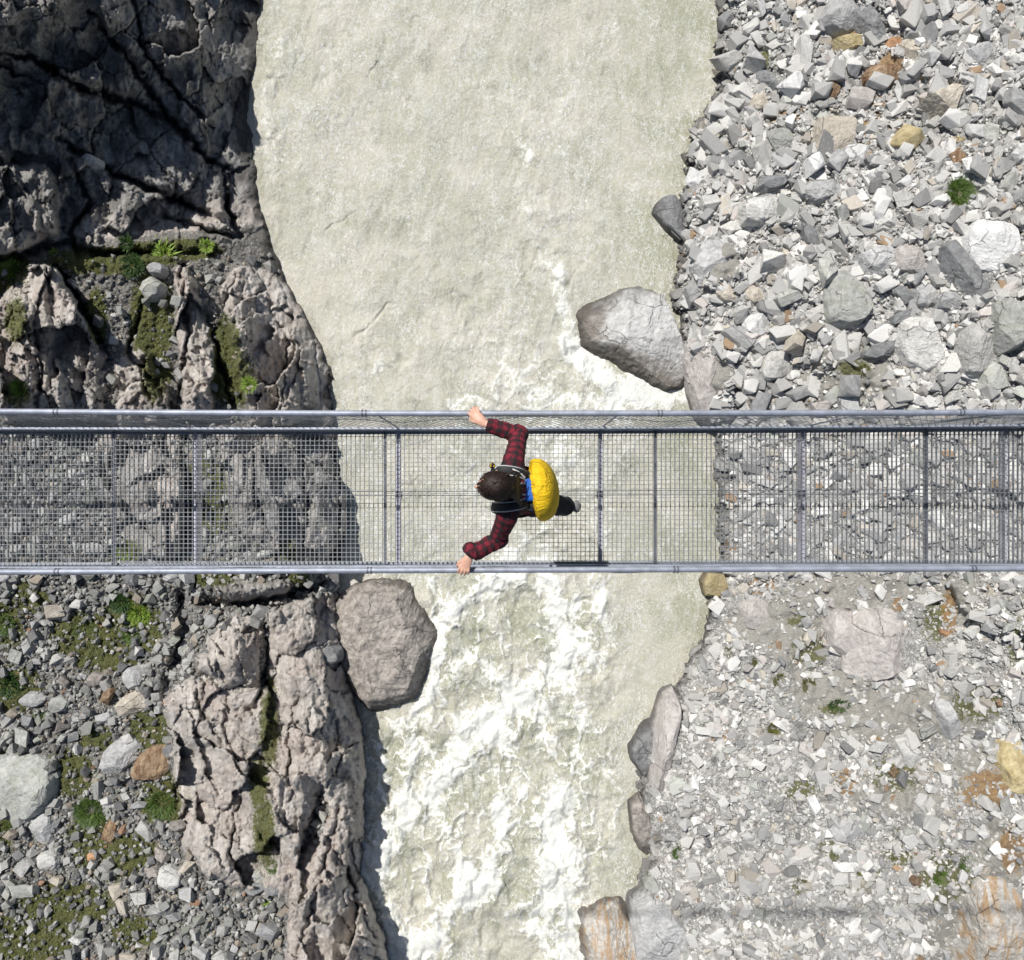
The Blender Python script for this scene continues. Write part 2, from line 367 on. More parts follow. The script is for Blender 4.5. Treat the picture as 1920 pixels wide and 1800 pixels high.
def mat_plaid():
    t = NT('plaid_cotton'); u = t.attr('pu'); v = t.attr('pv')
    def band(x, period, duty):
        return t.step(t.math('PINGPONG', x, period / 2), period / 2 * duty - .002, period / 2 * duty + .002)
    dn = t.noise(9, 4, .6); u = t.math('ADD', u, t.math('MULTIPLY', t.math('SUBTRACT', dn, .5), .05)); v = t.math('ADD', v, t.math('MULTIPLY', t.math('SUBTRACT', dn, .5), -.06))
    a = band(u, .058, .5); b = band(v, .058, .5)
    s = t.math('MULTIPLY', t.math('ADD', a, b), .5)
    n = t.noise(60, 5, .7)
    c = t.ramp(s, [(0, (.012, .009, .011)), (.5, (.065, .005, .012)), (1, (.19, .010, .026))])
    c = t.mix(t.math('MULTIPLY', t.step(n, .5, .7), .3), c, (.02, .01, .012))
    return t.out(c, .88, t.bump(t.math('ADD', t.noise(28, 5, .6), t.math('MULTIPLY', t.noise(300, 2, .5), .2)), .5, .02))

# ------------------------------------------------------------------ bank lines in picture pixels
LBANK = [(500,-400),(497,-100),(495,0),(487,120),(470,210),(484,270),(492,370),(512,450),(545,530),(590,610),(625,690),(630,770),(640,830),(652,900),(657,1000),(645,1080),(640,1150),(655,1250),(672,1330),(688,1380),(690,1450),(692,1560),(682,1640),(715,1720),(738,1800),(760,1950),(770,2250)]
LPOLY = [(-900,-400)] + LBANK + [(-900,2250)]
RBANK = [(1350,-400),(1345,0),(1342,150),(1330,200),(1294,240),(1284,330),(1262,380),(1272,450),(1258,530),(1262,600),(1290,700),(1312,760),(1328,810),(1345,900),(1338,980),(1350,1040),(1335,1110),(1305,1200),(1268,1270),(1240,1330),(1205,1390),(1196,1450),(1192,1520),(1216,1600),(1185,1640),(1195,1700),(1190,1800),(1180,2250)]
RPOLY = RBANK + [(2900,2250),(2900,-400)]
OUT = [  # rock masses of the left bank: polygon, raise
 ([(10,540),(60,488),(112,500),(205,672),(195,790),(10,790),(-60,640)], .75),
 ([(212,680),(262,648),(312,720),(322,800),(225,800)], .6),
 ([(326,500),(352,490),(404,640),(398,790),(342,790),(332,640)], .7),
 ([(410,545),(432,500),(545,503),(640,640),(660,800),(470,800),(446,700),(428,600)], .7),
 ([(360,1250),(390,1190),(440,1148),(484,1152),(497,1200),(484,1290),(420,1290)], .95),
 ([(500,1145),(550,1125),(620,1110),(700,1200),(760,1340),(760,1480),(660,1600),(600,1500),(560,1650),(530,1600),(527,1450),(522,1330),(503,1290),(498,1220)], .8),
 ([(300,1310),(360,1270),(460,1292),(476,1400),(466,1478),(420,1450),(350,1420),(320,1400)], .6),
 ([(340,1440),(470,1462),(482,1560),(440,1650),(390,1650),(350,1600),(330,1500)], .55),
 ([(325,1285),(480,1270),(530,1290),(565,1500),(560,1690),(440,1665),(345,1600),(320,1440)], .42),
 ([(540,1620),(640,1505),(760,1560),(760,1640),(790,1720),(850,2250),(520,2250),(535,1750)], .65),
 ([(180,800),(345,800),(345,1045),(250,1050),(190,930)], .5),
 ([(400,800),(720,800),(720,1070),(560,1075),(440,980),(415,900)], .65),
 ([(380,1088),(548,1092),(540,1132),(430,1126)], .7),
 ([(-300,335),(88,302),(130,355),(108,440),(22,478),(-300,520)], .95)]
CRACK = [  # polyline, half width px, depth m
 ([(0,492),(60,470),(120,455),(190,478),(300,470),(400,475)], 12, .5), ([(105,494),(150,570),(203,671)], 8, .7), ([(393,590),(412,680),(440,762)], 6, .5),
 ([(340,500),(352,620),(336,760)], 5, .35), ([(60,600),(80,700),(60,790)], 6, .4), ([(270,560),(240,660),(310,740)], 6, .35),
 ([(130,300),(170,380),(130,440),(150,480)], 7, .6), ([(110,260),(220,330),(300,360),(430,420)], 10, .7), ([(170,20),(240,110),(300,200),(390,300),(430,320)], 9, .7),
 ([(0,95),(60,110),(160,170),(260,195),(330,240)], 11, .8), ([(250,0),(270,100),(330,170),(400,240)], 6, .5), ([(420,320),(425,400),(450,440)], 7, .6),
 ([(300,400),(380,430),(450,445)], 7, .5), ([(570,540),(590,640),(600,760)], 5, .3), ([(500,560),(540,640),(530,760)], 4, .25),
 ([(498,1170),(500,1240),(492,1300),(470,1330)], 7, .7), ([(350,1120),(420,1135),(470,1130),(530,1120),(600,1095)], 13, 1.0), ([(310,1290),(345,1200),(340,1110)], 14, .8),
 ([(365,1270),(375,1330),(420,1400)], 4, .3), ([(430,1290),(420,1360),(440,1430)], 4, .25), ([(600,1500),(560,1600),(600,1560)], 8, .7), ([(640,1500),(600,1640),(560,1790)], 6, .4),
 ([(610,1560),(660,1660),(700,1760)], 6, .5), ([(450,1480),(430,1600),(450,1640)], 5, .45), ([(560,1300),(540,1380),(545,1500)], 5, .4), ([(620,1330),(640,1420),(600,1500)], 4, .3),
 ([(640,1180),(648,1240),(690,1330)], 6, .5), ([(345,810),(350,930),(340,1050)], 10, .5), ([(560,840),(575,950),(565,1060)], 5, .35), ([(630,840),(635,950),(630,1050)], 5, .4), ([(470,830),(480,930),(520,1040)], 5, .3)]
CTRL = [(-400,-400,-3.4),(0,-400,-4.4),(200,-400,-6.6),(350,-400,-8.8),(480,-400,-11.2),(-400,0,-3.8),(0,0,-4.8),(100,0,-5.9),(200,0,-7.2),(300,0,-9.1),(400,0,-10.7),(480,0,-11.7),
 (0,150,-6.6),(100,150,-7.3),(200,150,-8.2),(300,150,-9.2),(400,150,-10.4),(470,150,-11.4),(0,250,-7.6),(-400,250,-6),(100,300,-8.8),(0,330,-8.4),(200,280,-9.3),(300,280,-9.9),(400,280,-10.7),(465,280,-11.3),
 (120,430,-9.3),(0,450,-9.2),(200,400,-9.8),(300,380,-10.1),(400,400,-10.5),(480,400,-11.1),
 (0,500,-10.1),(200,520,-10.2),(400,520,-10.5),(500,480,-11),(500,600,-10.6),(400,650,-10.5),(250,600,-10.4),(100,600,-10.2),(0,660,-10.2),(0,780,-10.4),(300,780,-10.6),(550,760,-10.8),
 (600,900,-11),(400,900,-10.7),(200,900,-10.6),(0,900,-10.6),(0,1100,-10.8),(300,1150,-11),(420,1200,-10.7),(600,1180,-10.9),(640,1400,-10.9),(550,1400,-10.6),(400,1400,-10.7),(200,1300,-11),
 (0,1300,-11),(0,1600,-11),(200,1600,-11),(380,1600,-10.8),(600,1600,-10.8),(660,1750,-10.9),(450,1780,-11),(200,1800,-11),(0,1800,-11),(-400,900,-9.8),(-400,1800,-10.2),(-400,2200,-10.4),(300,2200,-11),(700,2200,-11),(-400,1400,-10.2)]
CTRL = [(a, b, c if b > 470 else -10.6 + (c + 10.6) * (.56 if b > -300 else .52)) for a, b, c in CTRL]
def rbf(ctrl, u, v):
    C = np.array(ctrl, float); X = C[:, :2] / 500
    def ph(d): return np.where(d > 0, d * d * np.log(d + 1e-9), 0)
    D = np.hypot(X[:, None, 0] - X[None, :, 0], X[:, None, 1] - X[None, :, 1]); n = len(C)
    A = np.zeros((n + 3, n + 3)); A[:n, :n] = ph(D) + np.eye(n) * .004; A[:n, n] = 1; A[:n, n+1:] = X; A[n, :n] = 1; A[n+1:, :n] = X.T
    w = np.linalg.solve(A, np.concatenate([C[:, 2], [0, 0, 0]]))
    x = u / 500; y = v / 500; z = w[n] + w[n+1] * x + w[n+2] * y
    for i in range(n): z = z + w[i] * ph(np.hypot(x - X[i, 0], y - X[i, 1]))
    return z
def ell(u, v, L):
    m = np.zeros(np.shape(u))
    for (a, b, ra, rb) in L: m = np.maximum(m, np.exp(-(((u - a) / ra) ** 2 + ((v - b) / rb) ** 2) ** 1.2 * .7))
    return m
LMOSS = [(15,510,40,35),(190,490,90,22),(270,478,60,22),(350,468,60,18),(285,600,35,80),(290,700,28,60),(440,700,40,55),(180,600,18,50),(30,600,25,50),(30,740,30,25),(505,1360,20,90),(495,1560,24,75),(485,1470,20,60),
 (280,1370,32,38),(180,1385,30,22),(250,1170,50,50),(30,1290,45,38),(5,1170,40,40),(160,1190,60,40),(200,1230,60,30),(40,1770,90,50),(120,1700,80,40),(305,1500,40,45),(215,1600,70,40),(60,1115,30,30),(400,1085,40,15),(560,1085,20,12),
 (390,930,40,70),(240,1030,30,20),(540,1030,20,25),(130,1450,40,40),(10,1500,20,80),(430,650,25,60),(175,1560,40,30),(250,1750,40,30)]
def left_height(U, V):
    wu = U + 14 * fbm(U / 120, V / 120, 3, 11) ; wv = V + 14 * fbm(U / 120 + 9, V / 120, 3, 12)
    d = sdist(U + 9 * fbm(U / 30, V / 30, 3, 3), V, LPOLY)
    z = rbf(CTRL, U, V)
    upper = sst(500, 420, V + .08 * U)           # the tall smooth buttress at the top
    om = np.zeros(U.shape); raise_ = np.zeros(U.shape)
    wdu = U + 14 * fbm(U / 34, V / 34, 5, 21); wdv = V + 14 * fbm(U / 34 + 5, V / 34, 5, 22)
    for poly, h in OUT:
        sd = boxed(wdu, wdv, poly, 60, lambda a, b: sdist(a, b, poly), -60); m = sst(-4, 8, sd); dome = 1 - np.exp(-np.clip(sd, 0, None) / 30)
        om = np.maximum(om, m); raise_ = np.maximum(raise_, h * (m * .35 + .65 * dome))
    rock = np.maximum(om, upper)
    z = z + raise_
    # foliated rock: long leaning ledges, steep on one side
    ang = math.radians(-10)
    x = (wu * np.cos(ang) + wv * np.sin(ang)); y = (-wu * np.sin(ang) + wv * np.cos(ang))
    x = x + 30 * fbm(U / 300, V / 420, 2, 30); wx = x + 8 * fbm(x / 40, y / 160, 4, 33)
    am = .08 + 1.15 * np.clip(fbm(U / 60, V / 90, 3, 34) + .35, 0, 1)
    D = rock * am * (.20 * ledge(wx / 120, .85) + .06 * ledge(wx / 31 + .4 * fbm(x / 60, y / 160, 3, 35), .75) + .02 * ledge(wx / 10.5 + .7 * fbm(x / 26, y / 110, 4, 36), .7))
    h1, e1 = facets(x + .2 * y, y, 92, 128, 61, .80, .24, .25); h2, e2 = facets(x - .15 * y, y, 40, 56, 71, .36, .12, .25); h3, e3 = facets(x, y, 16, 30, 75, .13, .05, .3); h4, e4 = facets(x, y, 7, 12, 79, .05, .022, .2)
    fq = 1 - .5 * upper; D = D + rock * (h1 * (1.1 - .3 * upper) + h2 * (1.0 * fq) + h3 * .45 * fq + h4 * .4 * fq - .10 * np.exp(-(e1 / .02) ** 2) - .03 * np.exp(-(e2 / .025) ** 2))
    D = D + rock * (.26 * fbm(U / 70, V / 120, 4, 81) + .07 * fbm(U / 20, V / 30, 5, 82)) + upper * (.35 * fbm(wu / 150, wv / 150, 3, 83) - .25)
    cu_ = U + 11 * fbm(U / 22, V / 22, 3, 92); cv_ = V + 11 * fbm(U / 22 + 4, V / 22, 3, 93)
    for pts, w, dep in CRACK:
        D = D - dep * boxed(cu_, cv_, pts, 45, lambda a, b: (lambda dt: np.exp(-(dt[0] / (w * .7)) ** 2) * np.sin(np.pi * np.clip(dt[1], .04, .96)) ** .4)(seg_dist(a, b, pts)), 0)
    D = D * (1 - .3 * sst(1100, 1180, V)) + .055 * fbm(U / 9, V / 9, 4, 95) + .03 * fbm(U / 3.6, V / 3.6, 2, 96) + (1 - rock) * (.10 * fbm(U / 34, V / 34, 3, 97))
    hi = sst(1000, 760, V); fall = 60 - 18 * sst(1100, 1350, V) + 60 * hi ; dp = np.clip(d, 0, None)
    g = 1 - np.exp(-dp / fall)
    zz = np.where(d > 0, RIV - .15 + (z - RIV + .15) * g + (.18 + D * (1 - hi * .75 * sst(90, 10, dp))) * sst(0, 14, dp), RIV - .15 - np.clip(-d, 0, 60) * .03)
    zz = np.where(d > 0, np.maximum(zz, RIV + .02 * np.clip(dp, 0, 10) - .15), zz)
    wet = sst(.34, .08, zz - RIV + .25 * fbm(U / 22, V / 30, 3, 98))
    gravel = (1 - rock)
    moss = np.clip(ell(U, V, LMOSS) * (1.45 - .6 * rock), 0, 1)
    shade_grey = np.clip(.75 * ell(U, V, [(540, 930, 150, 130), (230, 930, 60, 120), (430, 1110, 110, 25)]) + sst(470, 380, V + .1 * U) + .5 * sst(.1, .4, fbm(U / 90, V / 160, 3, 99)), 0, 1)  # shade of the upper cliff painted in, besides separate darker grey patches
    return zz, dict(gravel=gravel, moss=moss, wet=wet, shade_grey=shade_grey)
ROUT = [([(1776,1090),(1960,1080),(1990,1200),(1860,1190),(1800,1150)], .35),
 ([(1301,440),(1345,430),(1390,470),(1400,520),(1330,545),(1290,520)], .22), ([(1282,640),(1320,622),(1375,640),(1385,700),(1370,790),(1320,790),(1300,700)], .35), ([(1520,650),(1600,645),(1640,700),(1600,760),(1530,740)], .15)]
RDIRT = [(1420,1170,60,40),(1680,1500,90,30),(1700,1340,170,60),(1600,1110,130,40),(1590,700,110,60),(1480,1180,60,80),(1850,1450,70,60),(1560,1300,80,50),(1870,1650,50,120),(1790,1120,40,60),(1800,1740,60,80)]
RMOSS = [(1520,1220,40,40),(1798,365,24,22),(1600,690,40,20),(1560,1330,30,12),(1755,1160,30,60),(1500,1165,28,14),(1760,1640,60,70),(1830,1700,30,90),(1600,1640,60,40),(1680,1450,60,40),(1830,1320,60,40),(1690,1590,50,40),(1560,1600,40,30),(1905,1210,20,60),(1440,110,30,25),(1500,1480,40,30)]
RRUST = [(1850,1480,60,40),(1900,1590,30,50),(1420,1100,40,16),(1780,1150,16,50),(1690,120,60,50),(1590,75,40,20),(1565,1450,24,20),(1590,1470,18,24),(1200,1670,25,25),(1345,1095,25,25),(1365,1030,16,20),(1640,230,60,60),(1470,200,40,40),(1350,1380,30,12),(1900,1450,25,60),(1640,1390,14,10),(1685,1133,14,14)]
def right_height(U, V):
    d = sdist(U + 20 * fbm(U / 35, V / 35, 4, 103), V + 10 * fbm(U / 30 + 4, V / 30, 3, 104), RPOLY)
    dp = np.clip(d, 0, None)
    z = RIV - .15 + .62 * (1 - np.exp(-dp / 26)) + dp * .0036 + .32 * fbm(U / 130, V / 130, 4, 111) * sst(0, 120, dp) + .12 * fbm(U / 26, V / 26, 4, 112) * sst(0, 30, dp) + .03 * fbm(U / 7, V / 7, 3, 113)
    rk = np.zeros(U.shape)
    for poly, h in ROUT:
        sd = sdist(U + 10 * fbm(U / 30, V / 30, 4, 121), V + 10 * fbm(U / 30 + 4, V / 30, 4, 122), poly); m = sst(-3, 10, sd)
        x = U + .4 * V; y = V - .4 * U; f1, f2, idb = worley(x / 45, y / 26, 125)
        z = z + m * (h * .6 + h * .4 * (1 - np.exp(-np.clip(sd, 0, None) / 30)) + .2 * (idb - .5) + .06 * ridged(x / 20, y / 9, 4, 126)); rk = np.maximum(rk, m)
    z = np.where(d > 0, z, RIV - .15 - np.clip(-d, 0, 60) * .03)
    wet = sst(.32, .08, z - RIV + .2 * fbm(U / 22, V / 22, 3, 98))
    return z, dict(dirt=np.clip(ell(U, V, RDIRT) + .8 * rk, 0, 1), moss=ell(U, V, RMOSS) * .8, rust=ell(U, V, RRUST), wet=wet, rockmask=rk, dist=d)
def sheet(name, u0, u1, v0, v1, step, fn, mat, smooth=True):
    us = np.arange(u0, u1 + step, step); vs = np.arange(v0, v1 + step, step)
    U, V = np.meshgrid(us, vs); z, at = fn(U, V)
    k = kz(z); X = (U - NX) * k; Y = (NY - V) * k
    verts = np.stack([X, Y, W(z)], -1).reshape(-1, 3); nu = len(us); nv = len(vs)
    i = np.arange(nu * nv).reshape(nv, nu)
    f = np.stack([i[1:, :-1], i[1:, 1:], i[:-1, 1:], i[:-1, :-1]], -1).reshape(-1, 4)
    o = mesh_np(name, verts, f, mat, None, smooth, {a: b for a, b in at.items()})
    def samp(u, v):
        a = np.clip((np.asarray(u, float) - u0) / step, 0, nu - 1.001); b = np.clip((np.asarray(v, float) - v0) / step, 0, nv - 1.001)
        ia = a.astype(int); ib = b.astype(int); fa = a - ia; fb = b - ib
        return (z[ib, ia] * (1-fa) + z[ib, ia+1] * fa) * (1-fb) + (z[ib+1, ia] * (1-fa) + z[ib+1, ia+1] * fa) * fb
    def sa(key, u, v):
        a = np.clip((np.asarray(u, float) - u0) / step, 0, nu - 1).astype(int); b = np.clip((np.asarray(v, float) - v0) / step, 0, nv - 1).astype(int)
        return at[key][b, a]
    return o, samp, sa

M = {}
M['left'] = mat_left(); M['right'] = mat_right(); M['water'] = mat_water()
for q in STONE: M[q] = mat_stone(q); M[q + '_unit'] = mat_stone(q, .32)   # unit: for the small stones whose mesh is scaled per object
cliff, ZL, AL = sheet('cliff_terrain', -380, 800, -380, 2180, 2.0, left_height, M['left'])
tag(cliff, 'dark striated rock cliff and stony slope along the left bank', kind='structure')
bank, ZR, AR = sheet('bank_terrain', 1130, 2300, -380, 2180, 3.0, right_height, M['right'])
tag(bank, 'pale grey gravel slope under the scree on the right bank', kind='structure')
gb = MB(); gb.box((-1000, -1000, W(RIV - 3)), (1000, 1000, W(RIV - 2.2))); g0 = gb.build('ground', M['right']); tag(g0, kind='structure', label='wide gravel ground beyond the river banks')

# ------------------------------------------------------------------ river
FB = [ # polyline, width px, strength
 ([(961,1075),(900,1110),(855,1150),(820,1175),(800,1220),(785,1270)], 26, .75), ([(1074,1155),(1070,1210),(1053,1262),(990,1305),(940,1340),(905,1362),(850,1430),(790,1505),(724,1553),(700,1600)], 30, .85),
 ([(770,1395),(760,1450),(745,1500)], 22, .6), ([(950,1515),(935,1600),(915,1650),(880,1690),(830,1735),(757,1790)], 26, .85), ([(1053,1510),(1045,1580),(1033,1640),(1000,1740),(1074,1790)], 28, .85),
 ([(840,1570),(870,1640),(900,1680)], 24, .7), ([(1127,1075),(1120,1150),(1142,1230),(1150,1300)], 14, .5), ([(1030,1080),(1040,1150),(1060,1200)], 22, .5), ([(900,1240),(960,1300),(900,1370)], 26, .45),
 ([(1000,1350),(1060,1420),(1080,1500)], 24, .35), ([(1080,1600),(1060,1700),(1090,1790)], 24, .6), ([(700,1600),(720,1700),(760,1790)], 24, .55), ([(940,1380),(960,1440),(1000,1500)], 16, .45), ([(1130,1380),(1160,1500),(1120,1600)], 14, .3),
 ([(960,110),(985,160),(1010,210)], 16, .3), ([(925,215),(950,260),(982,300)], 13, .55), ([(975,320),(1000,420),(1046,516),(1069,610),(1080,650)], 24, .4), ([(1000,380),(1080,400),(1150,430)], 14, .3), ([(1085,650),(1163,703),(1250,745),(1310,736)], 20, .75),
 ([(860,760),(950,720),(1040,740),(1150,760)], 34, .5), ([(880,520),(960,480),(1040,520),(1060,600)], 22, .28), ([(700,700),(800,640),(900,640)], 20, .22), ([(940,150),(1000,300),(1060,430)], 18, .25), ([(900,600),(950,660),(1040,690)], 26, .3), ([(520,90),(500,170),(500,230),(510,300)], 30, .5), ([(590,20),(600,120),(570,260)], 50, .16), ([(500,330),(520,420)], 16, .3), ([(800,1110),(822,1200),(812,1280),(770,1350),(730,1362)], 10, .7), ([(1068,640),(1110,690),(1180,730),(1250,765)], 18, .6), ([(702,1380),(706,1470),(712,1560),(704,1640),(735,1730)], 9, .4), ([(1180,1490),(1185,1560),(1195,1630)], 9, .3), ([(1225,360),(1215,400),(1245,440)], 6, .35), ([(1150,760),(1200,800),(1180,860)], 30, .35), ([(515,440),(530,480)], 12, .35), ([(700,600),(690,700)], 20, .2), ([(870,830),(900,950),(940,1050)], 40, .25),  # bands at the upper left edge also paint bright sun reflection as foam
 ([(1000,800),(1040,900),(1000,1050)], 60, .35), ([(1050,820),(1120,900),(1140,1050)], 30, .3), ([(1210,90),(1215,200),(1235,300)], 10, .22), ([(1265,0),(1262,120),(1240,240)], 8, .2)]
def river_height(U, V):
    wu = U + 34 * fbm(U / 95, V / 110, 4, 201); wv = V + 34 * fbm(U / 95 + 7, V / 110, 4, 202)
    Fl = np.zeros(U.shape)
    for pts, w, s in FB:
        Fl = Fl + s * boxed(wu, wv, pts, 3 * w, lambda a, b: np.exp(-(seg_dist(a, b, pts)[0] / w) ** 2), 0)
    side = sst(1200, 1085, U + 60 * fbm(U / 80, V / 110, 4, 207)); low = sst(1000, 1180, V) * side * sst(640, 720, U)
    mid = sst(250, 900, V) * sst(560, 760, U) * sst(1290, 1100, U)
    pool = np.exp(-(((wu - 915) / 75) ** 2 + ((wv - 1790) / 70) ** 2) ** 1.5) + .8 * np.exp(-(((wu - 1010) / 30) ** 2 + ((wv - 1430) / 40) ** 2)) + .6 * np.exp(-(((wu - 960) / 30) ** 2 + ((wv - 1130) / 45) ** 2))
    w2u = U + 20 * fbm(U / 34, V / 44, 5, 205); w2v = V + 20 * fbm(U / 34 + 5, V / 44, 5, 206)
    w3u = w2u + 7 * fbm(w2u / 9, w2v / 12, 3, 208); w3v = w2v + 7 * fbm(w2u / 9 + 4, w2v / 12, 3, 209)
    fil = np.clip(sst(.72, .98, 1 - np.abs(gn(w3u / 36, w3v / 50, 211)) * 2) * .8 + sst(.7, .98, 1 - np.abs(gn(w3u / 17 + 5, w3v / 24, 212)) * 2) * .6, 0, 1)
    cloud = fbm(w2u / 46, w2v / 60, 5, 213); clf = fbm(w3u / 12, w3v / 18, 4, 214)
    tur = np.clip(.22 * mid + .65 * low + .8 * Fl, 0, 1.3)
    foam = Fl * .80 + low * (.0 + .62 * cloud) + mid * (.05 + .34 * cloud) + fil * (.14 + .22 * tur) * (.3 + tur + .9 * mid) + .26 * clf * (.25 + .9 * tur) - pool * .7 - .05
    foam = foam * (1 - .85 * sst(1120, 1215, wu + 10 * clf) * sst(1000, 1060, V)) - .08 * sst(1000, 1060, V) * sst(1150, 1200, wu)
    aa = math.radians(38); xr = w2u * math.cos(aa) + w2v * math.sin(aa); yr = -w2u * math.sin(aa) + w2v * math.cos(aa)
    cr = ridged(xr / 130, yr / 52, 2, 215)                       # standing diagonal wavelets
    calm = 1 - .75 * sst(1120, 1235, wu)
    z = RIV + .10 * fbm(U / 120, V / 150, 3, 221) * calm + (.016 + .055 * tur) * cr * calm + (.020 + .115 * tur) * fbm(w2u / 38, w2v / 46, 2, 222) * calm \
        + (.004 + .006 * tur) * clf + .008 * fbm(U / 5, V / 6, 2, 224) * calm + .05 * np.clip(foam, 0, 1) - .10 * pool
    tint = np.clip(sst(1090, 1290, U + 60 * fbm(U / 90, V / 160, 4, 231)) * .95 + .8 * low + .35 * pool + .25 * fbm(U / 90, V / 140, 3, 232) - .12, 0, 1)
    sx_ = U + 40 * fbm(U / 160, V / 200, 3, 241) + .22 * (V - 400) * sst(1200, 900, U) * sst(700, 300, V) + 10 * fbm(w2u / 40, w2v / 60, 3, 242)
    streak = (fbm(sx_ / 16, V / 120, 4, 243) * 1.2 + .9 * fbm(sx_ / 6, V / 46, 3, 244)) * 1.5
    da = math.radians(52); dx_ = w2u * math.cos(da) + w2v * math.sin(da); dy_ = -w2u * math.sin(da) + w2v * math.cos(da)
    crease = sst(.84, .99, 1 - 2 * np.abs(gn(dx_ / 90, dy_ / 260, 245))) * sst(.16, .42, fbm(U / 90, V / 90, 3, 246)) * sst(1150, 1050, U)
    streak = streak * .8 + 1.5 * fbm(w3u / 42, w3v / 75, 5, 248) * sst(1230, 1130, U) + .5 * (cr - .2) * sst(1200, 1050, U)
    streak = streak - .7 * crease; z = z - .03 * crease + .006 * streak * calm  # wave creases also darkened in colour, standing in for their shade
    shore = np.maximum(sst(16, 0, -sdist(U + 8 * fbm(U / 20, V / 20, 3, 247), V, RPOLY) - 2), .6 * sst(10, 0, -sdist(U, V, LPOLY) - 2))
    return z, dict(foam=np.clip(foam, -.3, 1.2), tint=tint, streak=np.clip(streak, -1.5, 1.5), shore=shore)
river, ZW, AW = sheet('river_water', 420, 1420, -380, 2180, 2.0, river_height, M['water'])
tag(river, 'milky pale green glacial river with white foaming rapids', kind='structure')

# ------------------------------------------------------------------ stones
_ico = {}
def ico(level):
    if level not in _ico:
        bm = bmesh.new(); bmesh.ops.create_icosphere(bm, subdivisions=level, radius=1)
        bm.verts.ensure_lookup_table()
        _ico[level] = (np.array([v.co[:] for v in bm.verts]), np.array([[v.index for v in f.verts] for f in bm.faces])); bm.free()
    v, f = _ico[level]; return v.copy(), f
def cut(v, planes):
    for n, d in planes:
        n = np.asarray(n, float); n /= np.linalg.norm(n); s = v @ n - d
        m = s > 0; v[m] -= np.outer(s[m], n) * .97
    return v
def stone_shape(level, rng, npl=14, rough=.035, flat=.6, lay=.0):
    v, f = ico(level)
    pl = []
    for i in range(npl):
        n = rng.normal(size=3); pl.append((n, rng.uniform(.55, .82)))
    pl.append(((rng.normal() * .15, rng.normal() * .15, 1), rng.uniform(.45, .65))); pl.append(((rng.normal() * .2, rng.normal() * .2, 1), rng.uniform(.5, .7)))
    v = cut(v, pl); s = int(rng.integers(1000))
    v = v * (1 + rough * (n3(v, 2.2, s) + .6 * n3(v, 6, s + 3) + .4 * n3(v, 13, s + 4)))[:, None]
    if lay:  # schistose layering: little ledges
        v[:, 2] += lay * np.round(v[:, 2] / .16 + n3(v, 1.5, s) * .8) * .05 * 0
        r = 1 + lay * np.sign(np.sin(v[:, 2] * 24 + n3(v, 2, s) * 3)) * .5
        v[:, 0] *= r; v[:, 1] *= r
    b = v.max(0) - v.min(0); c = (v.max(0) + v.min(0)) / 2
    return (v - c) / b * 2, f     # fills the [-1,1] box
def hull_stone(poly, hgt, z, rng, level=5, rough=.03, tilt=(0, 0), bulge=.35, topcuts=6, z0=.4, flat=.82, extra=()):
    """rock whose outline in the photo is poly (pixels), standing hgt metres above z"""
    pz = z + hgt * .55; k = kz(pz); hgt = hgt * G
    pts = np.array([((a - NX) * k, (NY - b) * k) for a, b in poly]); c = pts.mean(0); q = pts - c
    R = np.abs(q).max() * 1.25
    v, f = ico(level); v = v * R; v[:, 2] *= hgt * 1.25 / R
    pl = []
    n = len(q); area = sum(q[i][0] * q[(i+1) % n][1] - q[(i+1) % n][0] * q[i][1] for i in range(n)); sg = 1 if area > 0 else -1
    for i in range(n):
        a, b = q[i], q[(i+1) % n]; e = b - a; nn = np.array([e[1], -e[0]]) * sg; nn /= np.linalg.norm(nn) + 1e-9
        sl = rng.uniform(.05, bulge); n3d = np.array([nn[0], nn[1], sl]); L = np.linalg.norm(n3d); pl.append((n3d, (nn @ a + sl * hgt * z0) / L))
    for i in range(topcuts):
        a = rng.uniform(0, 6.28); s = rng.uniform(.12, .75); n3d = np.array([math.cos(a) * s + tilt[0], math.sin(a) * s + tilt[1], 1]); n3d /= np.linalg.norm(n3d)
        ext = abs((q @ n3d[:2])).max(); pl.append((n3d, hgt * n3d[2] * rng.uniform(.6, .8) + ext * rng.uniform(.15, .4) * np.linalg.norm(n3d[:2])))
    for e_ in extra: n_ = np.array(e_[:3], float); n_ /= np.linalg.norm(n_); pl.append((n_, e_[3] * R))
    n3d = np.array([tilt[0] + rng.normal() * .05, tilt[1] + rng.normal() * .05, 1]); pl.append((n3d, hgt * flat))
    v = cut(v, pl)
    if level >= 5:
        chips = []
        for _ in range(20 if level == 6 else 14):
            n_ = rng.normal(size=3); n_[2] = abs(n_[2]) * .8; n_ /= np.linalg.norm(n_); chips.append((n_, (v @ n_).max() - rng.uniform(*((.02, .10) if level == 6 else (.02, .13))) * R))
        v = cut(v, chips)
    s = int(rng.integers(1000)); sc = 1 / R
    nn = v / (np.linalg.norm(v, axis=1)[:, None] + 1e-9)
    v = v + nn * (rough * R * (.6 * n3(v, 1.6 * sc, s) + .45 * n3(v, 4 * sc, s + 1) + .4 * n3(v, 10 * sc, s + 2) + .32 * n3(v, 24 * sc, s + 3) + .22 * n3(v, 50 * sc, s + 4) + .12 * n3(v, 90 * sc, s + 5)))[:, None]
    return v, f, (c[0], c[1], W(z))

